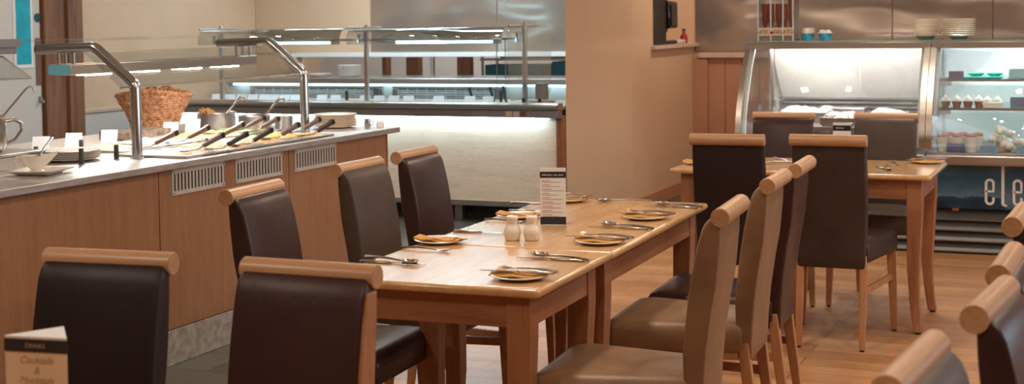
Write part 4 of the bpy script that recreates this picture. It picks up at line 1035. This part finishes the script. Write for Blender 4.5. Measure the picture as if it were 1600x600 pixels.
# ------------------------------------------------------------------ coffee hatch
MB().bb(-7.6, -4.25, 11.30, 11.33, 0.922, 0.938).build('bench_light', emit('bench_led', (0.5, 0.88, 1.0, 1), 5), bb_)
cm = empty('coffee_machine', (-3.66, 11.30, 1.2725), 0, 'black coffee machine standing in the wall hatch', 'coffee machine')
MB().bb(-0.20, 0.20, -0.33, 0.20, 0.02, 0.6).build('housing', plain('black_satin', srgb(20, 17, 17), 0.35), cm, bevel=0.008)
MB().bb(-0.17, 0.17, 0.20, 0.34, 0.10, 0.6).build('side_panel', plain('dark_grey_satin', srgb(66, 58, 56), 0.4), cm, bevel=0.006)
MB().bb(0.17, 0.225, 0.22, 0.46, 0.13, 0.36).build('bean_door', plain('gloss_black', srgb(12, 12, 12), 0.12), cm, bevel=0.02)
MB().bb(0.224, 0.232, 0.26, 0.42, 0.16, 0.33).build('door_window', plain('smoked_panel', srgb(50, 48, 46), 0.15), cm, bevel=0.01)
MB().bb(-0.2, 0.23, -0.33, 0.40, 0.0, 0.03).build('drip_tray', 'black', cm, bevel=0.004)
rc = empty('red_syrup_bottle', (-3.45, 11.98, 1.2725), 0, 'small red bottle beside the coffee machine in the hatch', 'bottle')
MB().lathe([(0, 0), (0.032, 0), (0.032, 0.06), (0.014, 0.085), (0.012, 0.11), (0, 0.11)], n=20).build('body', 'red', rc, smooth=60)
MB().lathe([(0, 0.11), (0.016, 0.11), (0.014, 0.125), (0, 0.125)], n=20).build('cap', 'black', rc)
cup = empty('white_cup', (-3.44, 11.78, 1.2725), 0, 'white cup in front of the coffee machine on the hatch shelf', 'cup')
MB().lathe([(0, 0), (0.028, 0), (0.042, 0.02), (0.044, 0.036), (0.041, 0.036), (0.026, 0.006), (0, 0.005)], n=24).build('bowl', 'white', cup, smooth=70)
MB().tube([(0.04, 0, 0.03), (0.06, 0, 0.028), (0.055, 0, 0.012), (0.036, 0, 0.01)], 0.004, 8).build('handle', 'white', cup, smooth=70)

# ------------------------------------------------------------------ display cabinets
def glass_y(z):   # front glass profile: y at height z
    pts = [(0.66, 9.115), (0.72, 9.10), (0.85, 9.13), (1.0, 9.20), (1.15, 9.30), (1.30, 9.42)]
    for (a, ya), (b_, yb) in zip(pts, pts[1:]):
        if z <= b_: return ya + (yb - ya) * (z - a) / (b_ - a)
    return pts[-1][1]
prof_g = [(glass_y(z), z) for z in [0.66 + 0.64 * i / 14 for i in range(15)]]
def cabinet(xa, xb, label, light):
    t = empty('display_cabinet', (0, 0, 0), 0, label, 'display cabinet', 'refrigerated display cabinets')
    yb = 10.15
    MB().bb(xa, xb, 9.34, yb, 0.02, 0.57).build('base', 'seam', t)
    MB().bb(xa, xb, 9.12, yb, 0.565, 0.60).bb(xa, xb, 9.085, 9.13, 0.575, 0.628).build('bumper', 'casegrey', t, bevel=0.008)
    MB().bb(xa, xb, 9.13, yb, 0.60, 0.64).build('deck', 'steel_d', t, bevel=0.003)
    g = MB()
    for k in range(4):
        z1 = 0.275 - k * 0.066
        g.prism([(9.30, z1), (9.245, z1 - 0.058), (9.245, z1 - 0.066), (9.32, z1 - 0.010)], 'x', xa + 0.01, xb - 0.01)
    g.build('louvre_panel', 'louvre', t)
    # end frames following the glass
    for x in (xa, xb - 0.035):
        q = MB(); out = [(p[0] - 0.006, p[1]) for p in prof_g]; inn = [(p[0] + 0.035, p[1]) for p in prof_g][::-1]
        q.prism(out + inn, 'x', x, x + 0.035).build('end_frame', 'casegrey', t, smooth=50)
        q = MB(); q.prism([(p[0] + 0.045, p[1]) for p in prof_g] + [(yb, 1.30), (yb, 0.66)], 'x', x + 0.012, x + 0.018).build('end_glass', 'glass', t)
        q = MB(); q.prism([(p[0] + 0.04, p[1]) for p in prof_g] + [(p[0] + 0.065, p[1]) for p in prof_g][::-1], 'x', x + (0.036 if x == xa else -0.02), x + (0.056 if x == xa else 0.0)).build('seal', 'whiteplastic', t, smooth=50)
    q = MB(); q.loft([[(x, p[0], p[1]) for p in prof_g] for x in (xa + 0.03, xb - 0.03)], cap=False, closed=False).build('front_glass', 'glass', t, smooth=70, solid=0.005)
    MB().bb(xa, xb, 9.40, 9.46, 1.275, 1.318).build('top_rail', 'casegrey', t, bevel=0.004)
    MB().bb(xa, xb, 9.36, yb, 1.318, 1.328).build('top_glass', 'glass_g', t)
    MB().bb(xa, xb, yb - 0.05, yb, 0.64, 1.306).build('back_panel', plain('back_white', srgb(226, 224, 220), 0.35, var=0.02), t)
    MB().bb(xa, xb, 9.47, yb, 1.308, 1.317).build('light_stop_sheet', 'whiteplastic', t)  # added sheet that stops tube light reaching things on the cabinet top
    MB().bb(xa + 0.06, xb - 0.06, 9.46, 9.50, 1.288, 1.306).build('light_tube', light, t, bevel=0.004)
    return t
cabA = cabinet(-2.285, -1.095, 'gelato display cabinet with curved glass, left of the two', 'caselight')
MB().prism([(9.72, 1.27), (9.73, 1.275), (10.06, 0.93), (10.05, 0.925)], 'x', -2.18, -1.14).build('sloping_panel', plain('frosted_white', srgb(232, 229, 224), 0.35, var=0.02), cabA)
q = MB()
for z in (0.925, 0.895, 0.865, 0.835): q.bb(-2.2, -1.14, 10.03, 10.06, z - 0.012, z)
q.build('air_vent', 'steel_d', cabA)
MB().bb(-2.20, -1.14, 9.20, 10.02, 0.755, 0.78).build('gelato_deck', 'steel', cabA)
MB().bb(-2.175, -2.155, 9.66, 9.69, 0.725, 1.28).build('strut', 'casegrey', cabA).rotation_euler = (0, 0, 0)
cabB = cabinet(-1.090, 0.16, 'cake display cabinet with curved glass and shelves, at the right edge', 'caselight_c')
g_shelf = []
for z, y0_, y1_ in ((1.072, 9.34, 9.95), (0.895, 9.27, 10.0)):
    MB().bb(-1.03, 0.10, y0_, y1_, z, z + 0.010).build('glass_shelf', 'glass_g', cabB)
    MB().bb(-1.03, 0.10, y0_ - 0.006, y0_, z - 0.002, z + 0.014).build('shelf_edge', 'steel', cabB)
    MB().bb(-1.045, -0.96, y0_ + 0.0, y0_ + 0.04, z - 0.026, z - 0.004).build('shelf_bracket', 'whiteplastic', cabB, bevel=0.004)
# printed fronts with lettering
MB().bb(-2.28, -1.10, 9.235, 9.25, 0.285, 0.565).build('graphic_panel', 'mountain', cabA)
MB().bb(-1.085, 0.16, 9.235, 9.25, 0.285, 0.565).build('graphic_panel', 'mountain', cabB)
MB().bb(-0.945, -0.905, 9.22, 9.235, 0.272, 0.288).build('panel_clip', plain('orange_clip', srgb(150, 84, 56), 0.5), cabB)
def letter_e(x):
    w_, h_, s_ = 0.058, 0.165, 0.015; z0 = 0.312
    out = []
    q = MB(); yb_, yf = 9.234, 9.229
    def arc(cx, cz, r_, a0, a1, n=8): return [(cx + r_ * math.cos(math.radians(a0 + (a1 - a0) * i / n)), cz + r_ * math.sin(math.radians(a0 + (a1 - a0) * i / n))) for i in range(n + 1)]
    r_ = w_ / 2; cx = x + r_
    path = [(cx - r_ + s_ / 2, z0 + h_ / 2 + 0.0)]
    cl = [(x + s_ / 2, z0 + h_ * 0.52), (x + w_ - s_ / 2, z0 + h_ * 0.52)] + arc(cx, z0 + h_ - r_, r_ - s_ / 2, 0, 180) + arc(cx, z0 + r_, r_ - s_ / 2, 180, 360) + [(x + w_ - s_ / 2, z0 + h_ * 0.30)]
    P_ = [Vector((p[0], p[1])) for p in cl]; L1, L2 = [], []
    for i, p in enumerate(P_):
        if i == 0: d = P_[1] - P_[0]
        elif i == len(P_) - 1: d = P_[-1] - P_[-2]
        else: d = (P_[i + 1] - p).normalized() + (p - P_[i - 1]).normalized()
        d.normalize(); n_ = Vector((-d.y, d.x)); L1.append(p + n_ * s_ / 2); L2.append(p - n_ * s_ / 2)
    q.loft([[(a.x, yf, a.y), (a.x, yb_, a.y), (b_.x, yb_, b_.y), (b_.x, yf, b_.y)] for a, b_ in zip(L1, L2)])
    return q
letter_e(-0.752).build('letter_e', 'inkwhite', cabB, smooth=20)
q = MB(); q.bb(-0.655, -0.638, 9.229, 9.234, 0.325, 0.560).prism([(-0.655, 0.325), (-0.638, 0.325), (-0.630, 0.318), (-0.622, 0.318), (-0.622, 0.306), (-0.635, 0.306), (-0.650, 0.312)], 'y', 9.229, 9.234).build('letter_l', 'inkwhite', cabB)
letter_e(-0.590).build('letter_e', 'inkwhite', cabB, smooth=20)

# gelato tubs
def gelato(x, y, w_, l_, h_, label, col, seed, name='gelato_tub'):
    t = empty(name, (x, y, 0.7805), 0, label, 'gelato tub', 'gelato tubs in the cabinet')
    q = MB(); q.bb(-w_ / 2, w_ / 2, -l_ / 2, -l_ / 2 + .006, 0, h_).bb(-w_ / 2, w_ / 2, l_ / 2 - .006, l_ / 2, 0, h_).bb(-w_ / 2, -w_ / 2 + .006, -l_ / 2, l_ / 2, 0, h_).bb(w_ / 2 - .006, w_ / 2, -l_ / 2, l_ / 2, 0, h_).bb(-w_ / 2, w_ / 2, -l_ / 2, l_ / 2, 0, 0.005)
    q.build('tub', 'steel', t, bevel=0.002)
    q = MB(); r = random.Random(seed)
    for k in range(14): q.blob((r.uniform(-.36, .36) * w_, r.uniform(-.36, .36) * l_, h_ * 0.8 + r.uniform(0, .012)), w_ * .2, l_ * .16, 0.028, seed + k, 0.4)
    q.bb(-w_ / 2 + .006, w_ / 2 - .006, -l_ / 2 + .006, l_ / 2 - .006, 0.01, h_ * .85)
    q.build('ice_cream', plain('ice_cream_%d' % seed, col, 0.55, var=0.03, bmp=0.3, bscale=40), t, smooth=70)
gelato(-1.95, 9.76, 0.34, 0.40, 0.07, 'heaped white gelato tub behind the left far chair', srgb(232, 234, 222), 11)
gelato(-1.40, 9.76, 0.24, 0.40, 0.06, 'heaped cream gelato tub behind the right far chair', srgb(238, 230, 216), 12)
gelato(-1.66, 9.42, 0.22, 0.30, 0.055, 'pinkish gelato tub seen between the two far chairs', srgb(226, 204, 196), 13)
for x, lb in ((-1.66, 'empty steel tub with lid behind the pink gelato'), ):
    o = MB().bb(-0.10, 0.10, -0.08, 0.08, 0, 0.085).bb(-0.11, 0.11, -0.09, 0.09, 0.085, 0.095).build('steel_tub', 'steel', bevel=0.006, loc=(x, 9.76, 0.7805)); tag(o, lb, 'tub')
o = MB().bb(-0.05, 0.05, -0.05, 0.05, 0, 0.006).bb(-0.05, -0.047, -0.05, 0.05, 0, 0.16).bb(0.047, 0.05, -0.05, 0.05, 0, 0.16).bb(-0.05, 0.05, 0.047, 0.05, 0, 0.16).build('acrylic_box', 'acrylic', loc=(-2.14, 9.40, 0.7805)); tag(o, 'clear acrylic box in left corner of the gelato cabinet', 'box')

# cakes, cups, price tags in the right cabinet
gcup = 'cream-topped dessert cups on the middle shelf'; gbun = 'tall cream cups on the cabinet floor'
proto = None
for k in range(4):
    if proto is None:
        o = empty('dessert_cup'); proto = o
        MB().lathe([(0, 0), (0.024, 0), (0.036, 0.045), (0.034, 0.045), (0.022, 0.003), (0, 0.003)], n=24).build('cup', plain('brown_mousse', srgb(152, 104, 78), 0.4), o, smooth=60)
        q = MB(); q.lathe([(0, 0.04), (0.034, 0.042), (0.036, 0.05), (0.028, 0.058), (0.026, 0.066), (0.014, 0.074), (0.004, 0.088), (0, 0.09)], n=24).build('cream', 'cream_food', o, smooth=80)
    else: o = copy_tree(proto)
    o.location = (-0.995 + k * 0.067, 9.33, 0.9055); o.scale = (0.85, 0.85, 0.9)
    tag(o, 'chocolate dessert cup with cream on middle shelf, %s from the left' % ['first', 'second', 'third', 'fourth'][k], 'dessert', gcup)
t = empty('dessert_dish', (-0.715, 9.34, 0.9055), 0, 'long white dish of cream swirls right of the dessert cups', 'dish')
MB().prism([(-0.052, 0), (0.052, 0), (0.062, 0.036), (-0.062, 0.036)], 'y', -0.035, 0.035).build('dish', 'white', t, bevel=0.004)
for k in range(2): MB().lathe([(0, 0.036), (0.027, 0.037), (0.025, 0.05), (0.014, 0.062), (0, 0.076)], (-0.030 + k * 0.060, 0, 0), 20).build('cream', 'cream_food', t, smooth=80)
proto = None
for k in range(6):
    if proto is None:
        o = empty('cream_cup'); proto = o
        MB().lathe([(0, 0), (0.034, 0), (0.040, 0.085), (0.038, 0.085), (0.032, 0.004), (0, 0.004)], n=24).build('cup', 'cream_food', o, smooth=60)
        q = MB()
        for j in range(6): q.blob((0.022 * math.cos(j), 0.022 * math.sin(j), 0.092), 0.014, 0.014, 0.011, j, 0.4)
        q.build('fruit_topping', plain('orange_fruit', srgb(196, 124, 80), 0.5, var=0.15, scale=60), o, smooth=70)
    else: o = copy_tree(proto)
    row, c_ = divmod(k, 3)
    o.location = (-1.00 + (k // 2) * 0.085 + (k % 2) * 0.03, 9.21 + (k % 2) * 0.09, 0.6405); o.scale = (0.92, 0.92, 1.1)
    tag(o, 'white cream cup with orange fruit pieces on cabinet floor, %s from the left' % ['first', 'second', 'third', 'fourth', 'fifth', 'sixth'][k], 'dessert', gbun)
for x, y, rx_, rz_, lb, sd in ((-0.66, 9.33, 0.05, 0.085, 'tall white meringue in the middle of the cabinet floor', 31), (-0.58, 9.24, 0.07, 0.030, 'low cream cake on the cabinet floor near right edge', 33)):
    t = empty('cream_cake', (x + (.07 if sd == 33 else 0), y, 0.6405), 0, lb, 'cake')
    q = MB(); r = random.Random(sd)
    for k in range(16): q.blob((r.uniform(-rx_, rx_), r.uniform(-.05, .05), 0.03 + r.uniform(0, rz_ * 1.3)), 0.026, 0.026, 0.024, sd + k, 0.3)
    q.build('cream', 'cream_food', t, smooth=80)
    MB().lathe([(0, 0), (rx_ * 1.15, 0), (rx_ * 1.15, 0.03), (0, 0.03)], n=28, sy=0.8).build('sponge', plain('sponge%d' % sd, srgb(190, 160, 118), 0.7), t)
def tag_card(x, y, z, w_, h_, col, label, lines=True):
    t = empty('price_tag', (x, y, z), 0, label, 'price tag', 'blue price tags in the cake cabinet')
    MB().box((0, 0, h_ / 2), (w_, 0.003, h_)).build('tag_face', plain('tag_%d' % int(x * -1000), col, 0.5, var=0.02), t, bevel=0.0005)
    if lines:
        for k in range(2): text_mesh('tag_text', ['Strawberry', 'Sundae'][k], h_ * 0.36, 'inkred', t, (0, -0.0022, h_ * (0.56 - 0.36 * k)), (PI / 2, 0, 0))
tag_card(-0.915, 9.145, 0.6405, 0.108, 0.055, srgb(64, 96, 128), 'blue price tag in front of the cream cups')
tag_card(-0.722, 9.145, 0.6405, 0.105, 0.048, srgb(116, 170, 200), 'pale blue price tag left of the meringue')
tag_card(-0.555, 9.31, 0.9055, 0.11, 0.07, srgb(104, 150, 172), 'blue price tag at right of the middle shelf')
tag_card(-0.515, 9.145, 0.6405, 0.105, 0.05, srgb(120, 176, 206), 'pale blue price tag at the right edge of cabinet floor')
tag_card(-0.935, 9.37, 1.0825, 0.09, 0.05, srgb(110, 120, 150), 'small blue tag on the top glass shelf')
o = MB().bb(-0.16, 0.16, -0.10, 0.12, 0, 0.014).build('teal_tray', 'tealplastic', bevel=0.003, loc=(-0.83, 9.50, 1.0825)); tag(o, 'long teal tray on the top glass shelf', 'tray')
# keep the small tag in front of the tray
for k in range(2):
    o = MB().lathe([(0, 0), (0.03, 0), (0.05, 0.014), (0.052, 0.02), (0.045, 0.02), (0.028, 0.006), (0, 0.006)], n=24).build('teal_bowl', plain('bright_teal', srgb(20, 168, 130), 0.35), loc=(-0.825 + k * 0.11, 9.50, 1.097), smooth=70); tag(o, 'small green bowl on the teal tray, %s one' % ('left', 'right')[k], 'bowl', 'green bowls on the teal tray')
o = MB().bb(-0.08, 0.08, -0.08, 0.08, 0, 0.07).build('clear_tub', plain('pale_blue_tub', srgb(170, 206, 214), 0.3), bevel=0.01, loc=(-0.55, 9.50, 1.0825)); tag(o, 'pale blue tub at right of the top glass shelf', 'tub')

# things on top of the cabinets
TT = 1.3285
cb = empty('cone_display', (-2.095, 9.56, TT), 0, 'clear acrylic cone holder marked GELATO on the cabinet top', 'cone holder')
q = MB(); w_ = 0.118
q.bb(-w_, w_, -0.10, -0.097, 0, 0.34).bb(-w_, w_, 0.097, 0.10, 0, 0.34).bb(-w_, -w_ + .003, -.097, .097, 0, 0.34).bb(w_ - .003, w_, -.097, .097, 0, 0.34)
q.build('acrylic_case', 'acrylic', cb)
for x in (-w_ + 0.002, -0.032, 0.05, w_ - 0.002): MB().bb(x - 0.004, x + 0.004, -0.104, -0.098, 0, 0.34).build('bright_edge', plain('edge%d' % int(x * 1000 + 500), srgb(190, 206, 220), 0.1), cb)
MB().bb(-w_, w_, -0.10, 0.10, 0, 0.012).build('foot', 'capwhite', cb)
MB().bb(-w_ + .004, w_ - .004, -0.1035, -0.1005, 0.035, 0.088).build('label_band', 'beigecard', cb)
text_mesh('label_text', 'GELATO', 0.036, 'ink', cb, (0.055, -0.1045, 0.048), (PI / 2, 0, 0))
text_mesh('label_text', 'LATO', 0.036, 'ink', cb, (-0.087, -0.1045, 0.048), (PI / 2, 0, 0), sx=0.8)
MB().lathe([(0, 0), (0.009, 0), (0.009, 0.002), (0, 0.002)], n=16, sx=1.2).build('label_dot', 'red', cb, loc=(-0.025, -0.1045, 0.055), rot=(PI / 2, 0, 0))
proto = None
names = ['far left', 'second from left', 'middle', 'second from right', 'far right']
for c_, (x, n_) in enumerate(((-0.092, 8), (-0.052, 8), (0.0, 8), (0.038, 8), (0.085, 9))):
    for k in range(n_):
        if proto is None:
            proto = MB().lathe([(0.006, 0), (0.020, 0.07), (0.022, 0.072), (0.021, 0.090), (0.019, 0.090), (0.019, 0.072), (0.005, 0.004)], n=18).build('wafer_cone', 'cone', smooth=40); o = proto
        else: o = proto.copy(); C.objects.link(o)
        o.location = (-2.095 + x, 9.56, TT + 0.062 + k * 0.0135 + (0.02 if c_ == 4 else 0)); o.rotation_euler = (0, 0, k)
        pos_ = 'bottom' if k == 0 else 'top' if k == n_ - 1 else ['', 'second', 'third', 'fourth', 'fifth', 'sixth', 'seventh', 'eighth'][k] + ' from bottom'
        tag(o, 'brown wafer cone, %s of the %s stack in the cone holder' % (pos_, names[c_]), 'cone', 'stacked wafer cones')
def tub(x, lid, label):
    t = empty('ice_cream_tub', (x, 9.55, TT), 0, label, 'tub', 'blue paper tubs on the cabinet')
    mm = plain('blue_pattern_%d' % lid, srgb(44, 130, 160), 0.5, var=0.35, scale=40)
    MB().lathe([(0, 0), (0.036, 0), (0.043, 0.048), (0.041, 0.048), (0, 0.046)], n=28).build('cup', mm, t, smooth=60)
    if lid: MB().lathe([(0, 0.047), (0.046, 0.047), (0.045, 0.083), (0, 0.084)], n=28).build('lid', 'capwhite', t, smooth=50)
    else:
        q = MB().lathe([(0, 0.047), (0.046, 0.047), (0.046, 0.053), (0, 0.054)], n=28)
        for k in range(7): q.blob((0.028 * math.cos(k * .9), 0.02 * math.sin(k * .9), 0.058 + 0.004 * (k % 2)), 0.011, 0.011, 0.008, k, .3)
        q.build('topping', 'cream_food', t, smooth=60)
tub(-1.90, 1, 'blue patterned tub with tall white lid on the cabinet top'); tub(-1.785, 0, 'blue patterned tub heaped with white topping on the cabinet top')
for x, r_, lb, g_ in ((-1.145, 0.082, 'cream plate on the cabinet top, left pile', 'left plate pile on the cabinet'), (-0.94, 0.105, 'cream plate on the cabinet top, right pile', 'right plate pile on the cabinet')):
    o = MB().lathe([(0, 0), (0.045, 0), (0.060, 0.018), (0, 0.018)], n=28).build('pile_base', plain('green_base_%d' % int(r_ * 1000), srgb(84, 110, 104), 0.4), loc=(x, 9.58, TT)); tag(o, 'green glass stand under the %s plate pile on the cabinet' % ('left' if x < -1 else 'right'), 'stand')
    plate_stack(x, 9.58, TT + 0.0185, 9, r_, 0.0122, 'dessert_plate', lb, g_, 'china_cream')

# ------------------------------------------------------------------ render settings
s = bpy.context.scene
w = bpy.data.worlds.new('world'); s.world = w; w.use_nodes = True
w.node_tree.nodes['Background'].inputs[0].default_value = (0.65, 0.8, 1.0, 1); w.node_tree.nodes['Background'].inputs[1].default_value = 1.0
s.view_settings.view_transform = 'Standard'; s.view_settings.look = 'None'; s.view_settings.gamma = 1; s.view_settings.use_curve_mapping = False
s.view_settings.exposure = -0.28
try:
    s.cycles.use_denoising = True; s.cycles.max_bounces = 8; s.cycles.transparent_max_bounces = 24
    s.cycles.sample_clamp_indirect = 6
except Exception: pass
